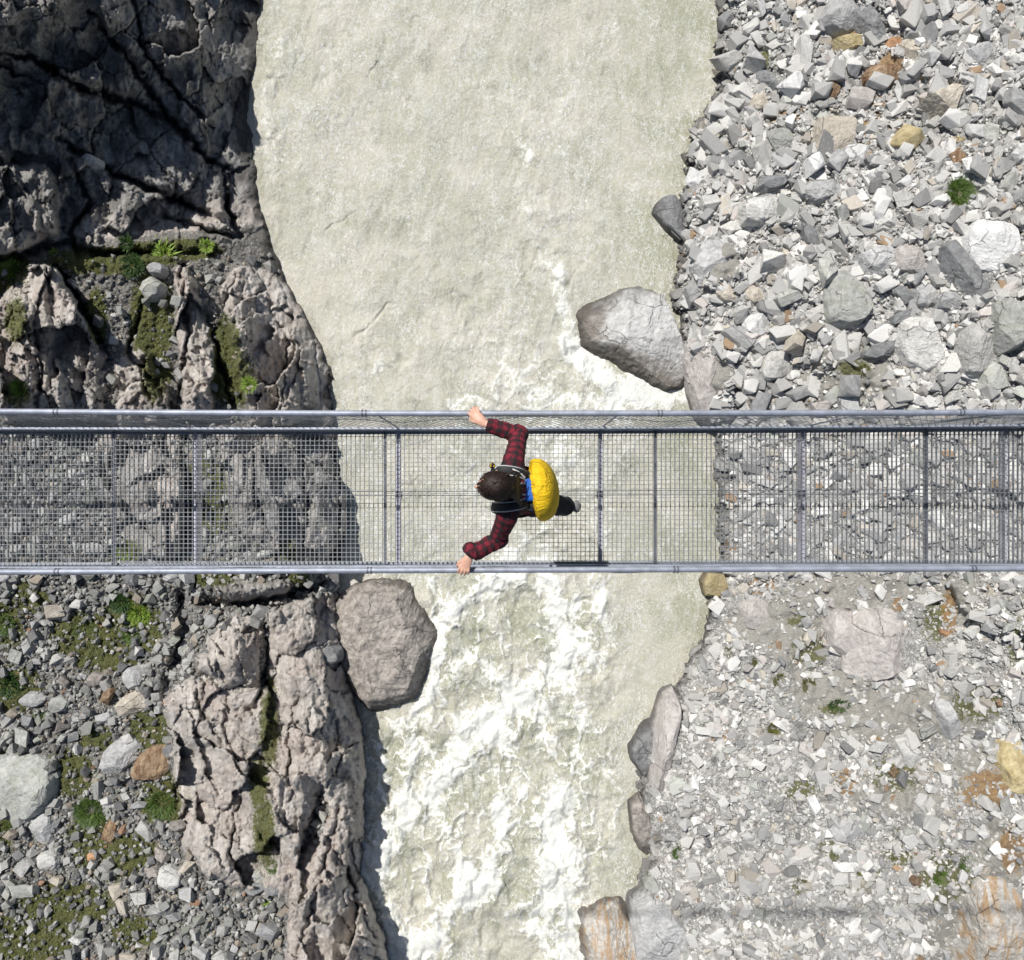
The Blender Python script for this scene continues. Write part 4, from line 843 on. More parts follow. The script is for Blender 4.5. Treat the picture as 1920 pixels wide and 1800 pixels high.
rubble('scree', *[np.concatenate([q[i] for q in a]) for i in range(3)], ZR, M['rubR'], 'loose scree of small broken stones covering the right bank', 11)
def rnd_left(n, seed, lo, hi, pw, m=130):
    r = np.random.default_rng(seed); us = r.uniform(-m, 700, n); vs = r.uniform(480, 1800 + m, n)
    sz = lo * (1 - r.uniform(0, 1, n) * (1 - (lo / hi) ** pw)) ** (-1 / pw)
    g = AL('gravel', us, vs); ms = AL('moss', us, vs); d = sdist(us, vs, LPOLY)
    up = np.where(vs < 800, .25, 1.0)
    keep = (r.uniform(0, 1, n) < g * 1.1 * up * (1 - .75 * ms)) & (d > 12)
    us, vs, sz = us[keep], vs[keep], sz[keep]; kf = keep_free(us, vs, sz); return us[kf], vs[kf], sz[kf]
a = [rnd_left(30000, 4, 4, 10, 1.5), rnd_left(9000, 5, 9, 22, 1.9)]
rubble('cobbles', *[np.concatenate([q[i] for q in a]) for i in range(3)], ZL, M['rubL'], 'loose grey cobbles and pebbles on the left slope', 12, (.5, .9), .25, .2, (1., 1.6), SHR_, 15)

# ------------------------------------------------------------------ plants
def mat_leaf(name, a, b):
    t = NT(name); r = t.geo.outputs['Random Per Island']; c = t.mix(r, a, b); m = t.out(c, .6); t.b.inputs['Subsurface Weight'].default_value = 0.0; return m
M['grass'] = mat_leaf('grass_blades', (.035, .075, .012), (.12, .19, .03)); M['leaf'] = mat_leaf('bright_leaves', (.11, .2, .015), (.24, .34, .04)); M['moss'] = mat_leaf('moss_sprigs', (.05, .06, .01), (.19, .18, .035)); M['dark'] = mat_leaf('dark_leaves', (.015, .04, .01), (.06, .12, .02))
def blades(n, R, hgt, w, seed, lean=.6, squash=1.0):
    r = np.random.default_rng(seed); a = r.uniform(0, 6.283, n); rad = R * np.sqrt(r.uniform(0, 1, n)) * .75
    bx = rad * np.cos(a); by = rad * np.sin(a) * squash; da = a + r.normal(0, .7, n); L = hgt * r.uniform(.5, 1.15, n); ln = lean * r.uniform(.3, 1.5, n)
    dx, dy = np.cos(da), np.sin(da); px, py = -dy, dx; ww = w * r.uniform(.6, 1.3, n)
    V = []
    for s, tw in ((0, 1), (.55, .85), (1, .12)):
        cx = bx + dx * ln * L * s ** 1.6; cy = by + dy * ln * L * s ** 1.6; cz = L * (s - .35 * ln * s * s) * .8
        V.append(np.stack([cx + px * ww * tw, cy + py * ww * tw, cz], -1)); V.append(np.stack([cx - px * ww * tw, cy - py * ww * tw, cz], -1))
    V = np.stack(V, 1).reshape(-1, 3); b = np.arange(n)[:, None] * 6
    Fc = np.concatenate([b + np.array([[0, 1, 3, 2]]), b + np.array([[2, 3, 5, 4]])], 0); return V, Fc
def tuft(name, label, u, v, rp, mat, n=260, hgt=.22, w=.006, lean=.7, cat='grass tuft', squash=1., group=None):
    zf = ZL if u < 850 else ZR; z = float(zf(u, v)); R = rp * kz(z); seed = int(u * 7 + v)
    V, Fc = blades(n, R, hgt * G * .8, w * G, seed, lean, squash)
    loc = P(u, v, z - .02); zs = []
    o = mesh_np(name, V, Fc, M[mat], None, False); o.location = loc; tag(o, label, cat, group); return o
T = tuft
T('grass_tuft','dense dark grass tuft below the oblong grey boulder',172,1522,30,'grass',900,.3)
T('grass_tuft','loose grass tuft at the foot of the bedrock, right of the dense dark tuft',303,1508,30,'grass',500,.26)
T('shrub','bushy green shrub under the bridge shadow on the left slope',262,1150,24,'leaf',600,.24,.011,.6,'shrub')
T('shrub','dark green shrub touching the bushy green one from the left',228,1130,18,'dark',500,.24,.012,.6,'shrub')
T('shrub','low shrub straggling below the bushy green one',250,1190,20,'grass',420,.2,.009,.7,'shrub')
T('shrub','dark shrub at the left edge, level with the small grey boulder',18,1284,34,'dark',900,.26,.011,.6,'shrub',.7)
T('grass_tuft','grass tuft at the left edge just under the handrail',8,1172,26,'grass',420,.2)
T('grass_tuft','mossy grass patch left of the shrubs',160,1178,28,'grass',380,.14)
T('grass_tuft','thin grass on the moss below the far left rocks',75,1340,14,'grass',160,.14)
T('grass_tuft','bright grass between the left edge boulder and the frame edge',6,1410,16,'grass',220,.2)
T('grass_tuft','grass under the left edge boulder',12,1560,20,'grass',320,.2)
T('shrub','bright green fern on the mossy ledge',308,478,20,'leaf',140,.24,.02,1.0,'fern')
T('shrub','small bright green plant right of the fern',388,462,12,'leaf',160,.16,.016,.8,'plant')
T('shrub','dark rounded shrub left of the rounded ledge rock',250,500,24,'dark',700,.22,.011,.6,'shrub')
T('shrub','dark shrub on the dark crag above the ledge',238,458,14,'dark',300,.18,.011,.6,'shrub')
T('shrub','green shrub at the left edge of the mossy ledge',24,506,18,'leaf',400,.2,.01,.6,'shrub')
T('shrub','bright little shrub near the handrail at the far left',38,728,15,'leaf',320,.2,.012,.6,'shrub')
T('shrub','bright moss cushion above the handrail on the left rock',468,722,16,'leaf',360,.12,.01,.8,'moss')
T('grass_tuft','tiny sprig on the mossy ledge near the left boulder edge',102,474,7,'leaf',60,.1,.012)
T('grass_tuft','grass among the cobbles beside the slate block',512,1625,14,'grass',160,.16)
T('grass_tuft','bright sprig below the slate sliver',500,1690,9,'leaf',120,.12,.012)
T('grass_tuft','grass seen through the deck grating at the left',236,1035,16,'leaf',240,.18,.01)
T('grass_tuft','dark round grass tuft alone in the white upper scree',1798,362,27,'grass',900,.24,.006,.8)
T('grass_tuft','round green cushion between pebbles near the river, lower right',1271,1598,12,'grass',300,.14)
T('grass_tuft','brightest green cushion left of the rusty corner outcrop',1763,1644,16,'grass',420,.14)
T('grass_tuft','green cushion up and right of the brightest one',1812,1620,18,'grass',300,.12)
T('grass_tuft','dark patch of grass under the pinkish outcrop slab',1572,1322,24,'dark',420,.12,.006,.8,'grass tuft',.5)
T('grass_tuft','olive tuft left of the orange stones on the lower right gravel',1450,1366,13,'moss',300,.14)
T('grass_tuft','olive tuft above the dark patch of grass',1462,1276,15,'moss',300,.14)
T('grass_tuft','olive tuft right of the smooth gravel boulder',1516,1284,16,'moss',300,.12)
T('grass_tuft','small olive tuft below the smooth gravel boulder',1420,1240,12,'moss',200,.12)
T('grass_tuft','little olive tuft nearest the yellow lichen rock',1364,1222,10,'moss',160,.12)
T('grass_tuft','sparse tuft in the gravel left of the kite shaped slab',1615,1630,13,'moss',180,.1)
T('grass_tuft','sparse tuft left of the brightest cushion',1682,1612,13,'moss',180,.1)
T('grass_tuft','sparse tuft at the bottom of the right gravel',1690,1755,12,'moss',180,.1)
T('grass_tuft','sparse tuft between the wide flat slab and the bottom edge',1500,1660,18,'moss',200,.1)
T('grass_tuft','faint tuft in the bare gravel above the handrail',1620,694,14,'moss',160,.08)
# moss and turf sprigs: stuff
def sprigs(name, label, zf, af, box, n, seed, mat, thr=.35):
    r = np.random.default_rng(seed); u = r.uniform(box[0], box[2], n); v = r.uniform(box[1], box[3], n); m = af('moss', u, v) + .5 * fbm(u / 14, v / 14, 3, 5) > thr + .25 * r.uniform(0, 1, n); u, v = u[m], v[m]; n = len(u)
    z = zf(u, v); V, Fc = blades(n, .0, .05 * G, .009 * G, seed, .8); k = kz(z); z = W(z)
    off = np.stack([(u - NX) * k, (NY - v) * k, z], -1); V = (V.reshape(n, 6, 3) + off[:, None]).reshape(-1, 3)
    o = mesh_np(name, V, Fc, M[mat], None, False); tag(o, label, kind='stuff')
sprigs('moss', 'olive green moss and short turf growing on the left bank', ZL, AL, (-120, 430, 600, 1900), 60000, 21, 'moss')
sprigs('turf', 'thin turf and moss between the stones on the right bank', ZR, AR, (1300, 40, 2000, 1900), 22000, 22, 'moss', .5)

#@@B0
# ------------------------------------------------------------------ footbridge
def metal(name, col, rough=.45, m=.55, amt=.18):
    t = NT(name); tc = t.N('ShaderNodeTexCoord').outputs['Object']
    n = t.noise(9, 6, .7, tc); n2 = t.noise(70, 4, .7, t.mapv((.3, 1, 1), vec=tc)); v = t.noise(38, 3, .6, tc)
    c = t.mix(t.step(n, .35, .68), tuple(q * (1 - amt) for q in col), tuple(min(1, q * (1 + amt)) for q in col))
    c = t.mix(.10, c, v, 'OVERLAY'); c = t.mix(t.math('MULTIPLY', t.step(n2, .55, .7), .3), c, tuple(q * .55 for q in col))
    return t.out(c, rough, t.bump(n2, .15, .002), m)
M['zinc'] = metal('galvanised_tube', (.33, .355, .42), .55, .3); M['bar'] = metal('grating_steel', (.27, .285, .30), .5, .3); M['beam'] = metal('edge_beam_steel', (.34, .37, .43), .5, .3)
M['wire'] = metal('netting_wire', (.22, .235, .26), .5, .3); M['clamp'] = metal('clamp_steel', (.16, .17, .20), .5, .4); M['lilac'] = metal('crossbeam_steel', (.50, .50, .60), .5, .2)
XL, XR = -7.2, 7.2
def yt(x): return .755 + .0030 * x + .0006 * x * x      # inner line of the upper deck edge
def yb(x): return -.355 + .0028 * x - .0002 * x * x
def hx(u): return (u - NX) * kb(1.1)
bridge = empty('footbridge', (0, 0, 0)); tag(bridge, 'narrow steel suspension footbridge with open grating deck spanning the gorge', 'bridge')
# deck panels of grating
joints = [(213 + (i - 4) * 508 - NX) * kb(0) for i in range(12)]
pitch = .0376
for a, b in zip(joints[:-1], joints[1:]):
    if b < XL or a > XR: continue
    mb = MB(); x = a + .012
    while x < b - .008:
        mb.box((x, yb(x) + .004, -.022), (x + .0032, yt(x) - .004, 0)); x += pitch
    yc = yb((a + b) / 2) + .03; ytp = yt((a + b) / 2) - .01
    while yc < ytp:
        mb.box((a + .006, yc, -.0055), (b - .006, yc + .0042, .0012)); yc += pitch * .985
    x = a + .012
    while x < b - .03:
        for yq in (yt(x) - .022, yb(x) + .018): mb.box((x, yq - .008, -.002), (x + .017, yq + .008, .004))
        x += pitch
    pan = mb.build('grating_panel', M['bar'], bridge)
    for q in (a + .001, b - .006): fr = MB(); fr.box((q, yb(q) + .006, -.040), (q + .005, yt(q) - .006, .0015)); fr.build('end_bar', M['clamp'], pan)
# cross beams every 1.68 m, wide pale strip with a bolt plate in the middle
for i in range(-4, 5):
    x = (747 + i * 378.5 - NX) * kb(-.06)
    if not XL < x < XR: continue
    mb = MB(); mb.box((x - .016, yb(x) - .02, -.115), (x + .016, yt(x) + .02, -.045)); cb = mb.build('cross_beam', M['lilac'], bridge, bevel=.003)
    mb = MB(); ym = (yt(x) + yb(x)) / 2 + .02; mb.box((x - .024, ym - .03, -.118), (x + .024, ym + .03, -.0425)); mb.build('bolt_plate', M['clamp'], cb)
# two longitudinal stiffening cables under the grating
for oy in (.02, .055):
    pts = [(x, (yt(x) + yb(x)) / 2 + oy, -.044) for x in np.linspace(XL, XR, 12)]
    mb = MB(); mb.tube(pts, .0035, 6); mb.build('deck_cable', M['clamp'], bridge)
# edge beams (channel + flange) on both sides, with the row of clips that hold the grating
for side, fn, s in (('upper', yt, 1), ('lower', yb, -1)):
    mb = MB(); xs = np.linspace(XL, XR, 40)
    for x0, x1 in zip(xs[:-1], xs[1:]):
        y = fn((x0 + x1) / 2)
        mb.box((x0, min(y, y + s * .005), -.05), (x1, max(y, y + s * .005), .115))
        mb.box((x0, min(y + s * .005, y + s * .028), .111), (x1, max(y + s * .005, y + s * .016), .115))
        mb.box((x0, min(y - s * .022, y), -.05), (x1, max(y - s * .022, y), -.046))
    mb.build('edge_beam', M['beam'], bridge)
# handrails: long tubes 1.1 m above the deck, couplings, posts, netting
def rt(x): return .739 + .0008 * x + .0011 * x * x - (.0 if x < 0 else .0009 * x * x)
def rb(x): return -.330 + .0034 * x - .0001 * x * x
for fn, dk, s, us in ((rt, yt, 1, (-457, 108, 683, 1237, 1800, 2365)), (rb, yb, -1, (-455, 110, 693, 1267, 1822, 2390))):
    mb = MB(); mb.tube([(x, fn(x), 1.10 + .0012 * x * x) for x in np.linspace(-6.6, 6.6, 34)], .0205, 20); rail = mb.build('handrail', M['zinc'], bridge, True)
    for u in us:
        x = hx(u)
        if abs(x) > 6.5: continue
        mb = MB(); zz = 1.10 + .0012 * x * x
        for o in (-.012, .012): mb.tube([(x + o - .005, fn(x), zz), (x + o + .005, fn(x), zz)], .0245, 20)
        mb.box((x - .012, fn(x) - .012, zz - .05), (x + .012, fn(x) + .012, zz - .015)); mb.build('coupling', M['clamp'], rail)
    for i in range(-3, 4):
        x = (747 + i * 378.5 - NX) * kb(-.06) + .006
        mb = MB(); mb.tube([(x, dk(x) + s * .03, -.09), (x, fn(x) + s * .006, 1.085)], .006, 6); mb.build('post', M['zinc'], bridge)
    # diamond netting from deck edge to rail, sagging a little between the ties
    mb = MB(); step = .056; hz = 1.06
    def Q(x, t):
        yy = dk(x) + s * .012 + (fn(x) - dk(x) - s * .012) * t + s * (.020 + .014 * math.sin(x * 3.1 + s) + .008 * math.sin(x * 9.3)) * math.sin(math.pi * t)
        return (x, yy, .03 + hz * t)
    x = -6.8
    rs = random.Random(5)
    while x < 6.8:
        j = rs.gauss(0, .004)
        for d in (-1, 1):
            pts = [Q(x + j + d * t * .62, t) for t in np.linspace(0, 1, 7)]
            mb.tube(pts, .0019, 3, False)
        x += step
    for t in (0.0, .5, 1.0):
        mb.tube([Q(q, t) for q in np.linspace(-6.6, 6.6, 90)], .0028, 4, False)
    mb.build('netting', M['wire'], bridge)

# the bridge goes on to both rims of the gorge, far outside the picture: one simpler span on each side
for s0, e0 in ((-66., XL), (XR, 66.)):
    mb = MB(); ref = XL if e0 == XL else XR; a_, b_ = yb(ref), yt(ref); n = int((e0 - s0) / pitch)
    xs = s0 + np.arange(n) * pitch
    for x in xs: mb.box((x, a_, -.022), (x + .0032, b_, 0))
    for yq in np.arange(a_ + .03, b_, pitch): mb.box((s0, yq, -.0055), (e0, yq + .0042, .0012))
    for y in (a_, b_): mb.box((s0, y, -.03), (e0, y + .005, .0))
    xr = 6.6 if e0 == XR else -6.6; sr, er = (s0, -6.6) if e0 == XL else (6.6, e0)
    for fn in (rt, rb): mb.tube([(sr, fn(xr), 1.15), (er, fn(xr), 1.15)], .0205, 10)
    mb.build('approach_span', M['bar'], bridge)

# ------------------------------------------------------------------ walker
M['skin'] = mat_simple('skin', (.62, .36, .26), .5, 0, 60, .1, .1, .001); M['plaid'] = mat_plaid(); M['trouser'] = mat_simple('black_trousers', (.013, .013, .015), .8, 0, 40, .3, .4, .004)
M['boot'] = mat_simple('boot_leather', (.035, .034, .033), .7, 0, 60, .4, .4, .002); M['bootgrey'] = mat_simple('boot_grey_panel', (.16, .165, .165), .75, 0, 60, .35, .5, .003)
M['blue'] = mat_simple('blue_pack_cloth', (.01, .10, .42), .65, 0, 40, .2, .4, .003); M['black'] = mat_simple('black_webbing', (.018, .018, .02), .7, 0, 50, .3, .4, .002); M['piping'] = mat_simple('grey_piping', (.42, .44, .44), .6, 0, 60, .15, .2, .001)
M['whitecord'] = mat_simple('pale_cord', (.62, .63, .60), .6, 0, 60, .15, .2, .001); M['eye'] = mat_simple('eye', (.25, .2, .18), .25, 0, 50, .2, 0)
def mat_hair():
    t = NT('dark_hair'); n = t.noise(30, 6, .6); r = t.geo.outputs['Random Per Island']
    c = t.mix(r, (.007, .0045, .004), (.042, .024, .018)); return t.out(c, .5, None, spec=.35)
M['hair'] = mat_hair()
def mat_yellow():
    t = NT('yellow_rain_cover'); tc = t.N('ShaderNodeTexCoord').outputs['Object']
    w1 = t.noise(9, 4, .55, t.mapv((.7, 1, 2.6), (0, 0, .4), tc), 1.0); w2 = t.noise(26, 4, .6, t.mapv((.35, 1.6, 1), (0, 0, .15), tc), .6)
    c = t.mix(t.step(w1, .3, .7), (.76, .47, .010), (.88, .58, .015))
    return t.out(c, .72, t.bump(t.math('ADD', t.math('MULTIPLY', w1, 1.3), t.math('MULTIPLY', w2, .8)), 1.0, .020), spec=.3)
M['yellow_cover'] = mat_yellow()
person = empty('person', (.08, .2, .0)); tag(person, 'walker in red plaid shirt crossing the footbridge with arms spread to both handrails', 'person')
PO = np.array([.08, .2, 0.])
def attach(o, par):
    o.parent = par; return o
def put(name, v, f, mat, par, smooth=True, attrs=None, org=PO):
    fl = [i for q in f for i in q]; sz = [len(q) for q in f]
    return mesh_np(name, np.asarray(v) - org, fl, mat, par, smooth, attrs, sz)
SHR = np.array([.005, .372, 1.335]); SHL = np.array([-.028, .052, 1.335]); ELR = np.array([.045, .588, 1.15]); ELL = np.array([-.098, -.118, 1.15]); WRR = np.array([-.175, .655, 1.17]); WRL = np.array([-.285, -.235, 1.18])
HAR = np.array([-.235, .70, 1.165]); HAL = np.array([-.315, -.285, 1.165])
HEAD = np.array([-.112, .218, 1.56])
# body: closed tapered limbs merged into one skin by a voxel remesh
bodyv = []; bodyf = []; nb = 0
def badd(pts, r, n=16, sub=4, up=(0, 0, 1)):
    global nb
    v, f, _, _ = loft(pts, r, n, True, sub, None, up); bodyv.append(v - PO); bodyf.extend([tuple(i + nb for i in q) for q in f]); nb += len(v)
badd([(.10, .205, .80), (.10, .205, .92), (.065, .21, 1.08), (.02, .212, 1.24), (-.005, .212, 1.36), (-.03, .213, 1.405)], [(.09, .12), (.11, .145), (.095, .13), (.105, .15), (.085, .135), (.05, .06)], 24, 4, (1, 0, 0))
badd([(-.02, .212, 1.36), (-.06, .215, 1.44), (-.09, .217, 1.50)], [.058, .052, .055])
# head: cranium, face, nose, ears, jaw; looks ahead and slightly down
hv = [HEAD + q for q in [(.075, 0, -.02), (.045, 0, .045), (0, 0, .075), (-.05, 0, .05), (-.085, 0, -.01), (-.09, 0, -.06), (-.07, 0, -.10)]]
badd([HEAD + (.088, 0, .0), HEAD + (.06, 0, .0), HEAD + (0, 0, .0), HEAD + (-.06, 0, -.01), HEAD + (-.093, 0, -.02)], [(.02, .02), (.085, .068), (.108, .078), (.092, .066), (.03, .028)], 20, 4)
badd([HEAD + (-.03, 0, -.03), HEAD + (-.055, 0, -.075), HEAD + (-.075, 0, -.118)], [(.06, .062), (.05, .05), (.022, .026)], 16, 4)
badd([HEAD + (-.085, 0, .005), HEAD + (-.112, 0, -.035), HEAD + (-.095, 0, -.045)], [.008, .013, .010], 10, 3)
for s in (-1, 1): badd([HEAD + (.005, s * .076, .01), HEAD + (.012, s * .088, -.005), HEAD + (.0, s * .078, -.04)], [(.012, .008), (.02, .01), (.008, .006)], 10, 3)
badd([HEAD + (-.088, -.022, -.075), HEAD + (-.096, 0, -.073), HEAD + (-.088, .022, -.075)], [.004, .008, .004], 8, 3)
for S, E, Wr in ((SHR, ELR, WRR), (SHL, ELL, WRL)):
    badd([S, (S + E) / 2, E, (E + Wr) / 2 + (0, 0, -.005), Wr], [.052, .046, .038, .035, .026])
def hand(Wr, C, fdir, side, seed, thumb):
    """palm centre C, fingers along fdir over the rail, curling down"""
    rr = random.Random(seed); fd = np.array(fdir, float); fd /= np.linalg.norm(fd); sd = np.cross((0, 0, 1), fd); up = np.array((0, 0, 1.))
    badd([Wr, Wr * .4 + C * .6 + up * .004, C + fd * .028], [(.019, .027), (.017, .036), (.013, .039)], 14, 4)
    ln = [.066, .074, .070, .055]
    for i in range(4):
        o = (i - 1.5) * .0205; base = C + fd * .022 + sd * o; L = ln[i]; spread = sd * (i - 1.5) * .0015
        p = [base - fd * .012, base + fd * .012 + up * .004, base + fd * L * .42 + spread + up * (.002 - .004 * rr.random()), base + fd * L * .72 + spread * 1.4 - up * .018, base + fd * L * .80 + spread * 1.5 - up * .040]
        badd(p, [.0095, .0098, .0088, .0082, .0062], 10, 4)
    tb = Wr * .45 + C * .55 + sd * thumb * .026
    badd([tb, tb + sd * thumb * .022 + fd * .022 - up * .006, tb + sd * thumb * .032 + fd * .045 - up * .018, tb + sd * thumb * .026 + fd * .062 - up * .034], [.0135, .0115, .0100, .0075], 10, 4)
hand(WRR, HAR, (-.42, .75, 0), 1, 3, 1); hand(WRL, HAL, (-.22, -.92, 0), -1, 4, -1)
# legs: rear leg trails behind, front leg under the body
HR = [(.10, .145, .90), (.19, .135, .70), (.235, .130, .50), (.36, .130, .28), (.468, .124, .11)]
HF = [(.08, .27, .90), (.0, .275, .70), (-.045, .275, .50), (-.035, .275, .28), (-.03, .275, .10)]
for L in (HR, HF): badd(L, [.085, .072, .052, .048, .036])
for A, d in ((HR[-1], (-1, 0, -.02)), (HF[-1], (-1, 0, 0))):
    A = np.array(A); badd([A + (.03, 0, -.04), A + (-.05, 0, -.05), A + (-.15, 0, -.065)], [.035, .036, .026])
body = mesh_np('body', np.vstack(bodyv), [i for q in bodyf for i in q], M['skin'], person, True, sizes=[len(q) for q in bodyf])
m = body.modifiers.new('r', 'REMESH'); m.mode = 'VOXEL'; m.voxel_size = .0042; m.use_smooth_shade = True
m = body.modifiers.new('s', 'SMOOTH'); m.iterations = 3; m.factor = .5
for s in (-1, 1):
    v, f = ico(2); put('eye', v * .012 + HEAD + (-.085, s * .031, -.002), [tuple(q) for q in f], M['eye'], person)
# shirt: torso and two creased sleeves in one mesh
def wrinkle(seed, amp, fl):
    rs = np.random.default_rng(seed)
    def d(th, L, t):
        a = gn(np.cos(th) * 1.2 + L * fl, np.sin(th) * 1.2 + np.full(th.shape, L * fl * .25) + seed, seed)
        b = 1 - np.abs(gn(np.cos(th + L * 9) * .9 + seed, np.full(th.shape, L * fl * 1.7) + np.sin(th) * .8, seed + 4)) * 2
        return 1 + amp * (a * 1.1 + .8 * b)
    return d
SV = []; SF = []; SU = []; SVv = []; sn = 0
def sadd(pts, r, n, sub, seed, amp, fl, up=(0, 0, 1), cap=True):
    global sn
    v, f, u, w = loft(pts, r, n, cap, sub, wrinkle(seed, amp, fl), up); SV.append(v); SF.extend([tuple(i + sn for i in q) for q in f]); SU.append(u); SVv.append(w); sn += len(v)
sadd([(.105, .205, .84), (.10, .205, .95), (.065, .21, 1.08), (.02, .212, 1.24), (.0, .212, 1.34), (-.015, .212, 1.385), (-.035, .213, 1.42)], [(.125, .165), (.125, .16), (.118, .152), (.128, .172), (.112, .165), (.085, .115), (.058, .066)], 64, 10, 3, .035, 14, (1, 0, 0))
sadd([SHR + (0, -.07, .0), SHR + (0, -.01, .012), SHR * .6 + ELR * .4 + (.004, 0, .008), ELR * .82 + SHR * .18, ELR + (.006, .004, 0), ELR * .75 + WRR * .25, (ELR + WRR) / 2, WRR * .85 + ELR * .15 + (0, 0, .002), WRR * .97 + ELR * .03], [.078, .074, .064, .058, .060, .055, .052, .049, .040], 40, 9, 11, .085, 30)
sadd([SHL + (0, .07, .0), SHL + (0, .01, .012), SHL * .6 + ELL * .4 + (.004, 0, .008), ELL * .82 + SHL * .18, ELL + (.012, -.004, 0), ELL * .72 + WRL * .28, (ELL + WRL) / 2, WRL * .82 + ELL * .18 + (-.004, .006, .002), WRL * .97 + ELL * .03], [.078, .074, .064, .058, .060, .056, .054, .060, .045], 40, 9, 15, .085, 30)
U_ = np.concatenate(SU); V_ = np.concatenate(SVv)
shirt = put('plaid_shirt', np.vstack(SV), SF, M['plaid'], person, True, dict(pu=U_ * 1.0, pv=V_))
# rolled open cuff of the near sleeve, collar
v, f, u, w = loft([WRL * .75 + ELL * .25 + (-.008, .012, .012), WRL * .88 + ELL * .12 + (-.012, .016, .012), WRL * 1.0 + (-.004, .012, .006)], [(.056, .060), (.060, .066), (.046, .050)], 36, True, 6, wrinkle(31, .10, 26)); put('cuff', v, f, M['plaid'], shirt, True, dict(pu=u, pv=w))
v, f, u, w = loft([(-.022, .212, 1.385), (-.04, .213, 1.42), (-.052, .214, 1.455)], [(.082, .090), (.074, .080), (.070, .078)], 36, False, 5, wrinkle(33, .05, 20), (1, 0, 0)); put('collar', v, f, M['plaid'], shirt, True, dict(pu=u, pv=w))
# trousers and boots
TV = []; TF = []; tn = 0
for seed, L in ((41, HR), (43, HF)):
    q = [np.array(p) for p in L]; v, f, _, _ = loft(q[:4] + [q[4] * .72 + q[3] * .28], [.108, .095, .080, .078, .074], 36, True, 10, wrinkle(seed, .06, 18)); TV.append(v); TF += [tuple(i + tn for i in a) for a in f]; tn += len(v)
v, f, _, _ = loft([(.095, .207, .80), (.10, .207, .9), (.10, .205, .97)], [(.11, .15), (.122, .165), (.115, .155)], 36, True, 6, None, (1, 0, 0)); TV.append(v); TF += [tuple(i + tn for i in a) for a in f]
put('trousers', np.vstack(TV), TF, M['trouser'], person)
for A, tw in ((np.array(HR[-1]), 0.02), (np.array(HF[-1]), 0.0)):
    A = A.copy(); zb = .003
    prof = [(.062, .030, .105), (.045, .040, .125), (0, .043, .128), (-.05, .042, .10), (-.11, .048, .078), (-.165, .046, .064), (-.195, .030, .045)]
    pts = [(A[0] + a, A[1] + tw * a, zb + .018 + h / 2) for a, w_, h in prof]; v, f, _, _ = loft(pts, [(h / 2, w_) for a, w_, h in prof], 24, True, 5, None)
    bt = put('boot', v, f, M['boot'], person)
    sp = MB(); n = 26; ring = [(A[0] - .066 + .135 * math.cos(t) , A[1] + .050 * math.sin(t) * (1 - .12 * math.cos(t)), 0) for t in np.linspace(0, 2 * math.pi, n, False)]
    vv = [(x, y, zb) for x, y, _ in ring] + [(x, y, zb + .026) for x, y, _ in ring]; sp.add(np.array(vv) - PO, [tuple(range(n))[::-1], tuple(range(n, 2 * n))] + [(i, (i + 1) % n, (i + 1) % n + n, i + n) for i in range(n)])
    sp.build('sole', M['black'], bt, bevel=.003)
    v, f, _, _ = loft([A + (.078, 0, -.055), A + (.060, 0, -.005), A + (.052, 0, .055)], [(.016, .046), (.030, .052), (.030, .046)], 18, True, 5); put('heel_panel', v, f, M['bootgrey'], bt)
    v, f, _, _ = loft([A + (-.01, -.004, .05), A + (.0, 0, .0)], [(.052, .054), (.05, .052)], 20, True, 5); put('ankle_cuff', v, f, M['bootgrey'], bt)
# hair: skull cap and many locks falling back from the crown
def hair():
    V = []; Fc = []; n0 = 0; r = np.random.default_rng(8); C = HEAD + np.array((.004, 0, .008)); ax = np.array((.106, .088, .098))
    v, f = ico(4); m = v * ax * (1 + .02 * n3(v, 4, 2))[:, None]; m[:, 0] -= .002
    low = (v[:, 2] < -.15) & (v[:, 0] < -.1); m[low] *= .82
    V.append(m + C); Fc += [tuple(q) for q in f]; n0 = len(m)
    crown = np.array((.10, .15, .98)); crown /= np.linalg.norm(crown)
    for i in range(620):
        a = r.uniform(0, 6.283); t1 = np.array((math.cos(a), math.sin(a), 0)); start = crown + t1 * r.uniform(.0, .55); start /= np.linalg.norm(start)
        back = math.cos(a) > -.35; L = r.uniform(.09, .17) * (1.25 if back else .72); p = start.copy(); pts = []; rad = []; lift = 1.0 + r.uniform(0, .07); swirl = r.normal(0, .35)
        cur = t1.copy(); steps = 9
        for s in range(steps):
            t = s / (steps - 1); pts.append(C + p * ax * (lift + .05 * t)); rad.append((.0052 * (1 - t) ** .6 + .0006, .0030 * (1 - t) ** .5 + .0004))
            cur = cur + np.cross(p, cur) * swirl * .12 + np.array((.16, 0, -.10)); cur -= p * cur.dot(p); cur /= np.linalg.norm(cur) + 1e-9; p = p + cur * L / .1 / steps; p /= np.linalg.norm(p)
            if p[0] > .55 and p[2] < .1: lift += .05
        vv, ff, _, _ = loft(pts, rad, 4, True, 2); V.append(vv); Fc += [tuple(k + n0 for k in q) for q in ff]; n0 += len(vv)
    # loose tail down the collar
    for i in range(150):
        y = r.normal(0, .026); pts = [C + (.07, y * .9, .05), C + (.118, y * 1.4 - .01, .0), C + (.145, y * 1.7 - .02 + r.normal(0, .01), -.055), C + (.165 + r.normal(0, .012), y * 1.8 - .03 + r.normal(0, .014), -.11)]
        vv, ff, _, _ = loft(pts, [(.006, .004), (.008, .005), (.006, .004), (.001, .001)], 4, True, 4); V.append(vv); Fc += [tuple(k + n0 for k in q) for q in ff]; n0 += len(vv)
    return np.vstack(V), Fc
v, f = hair(); put('hair', v, f, M['hair'], person)

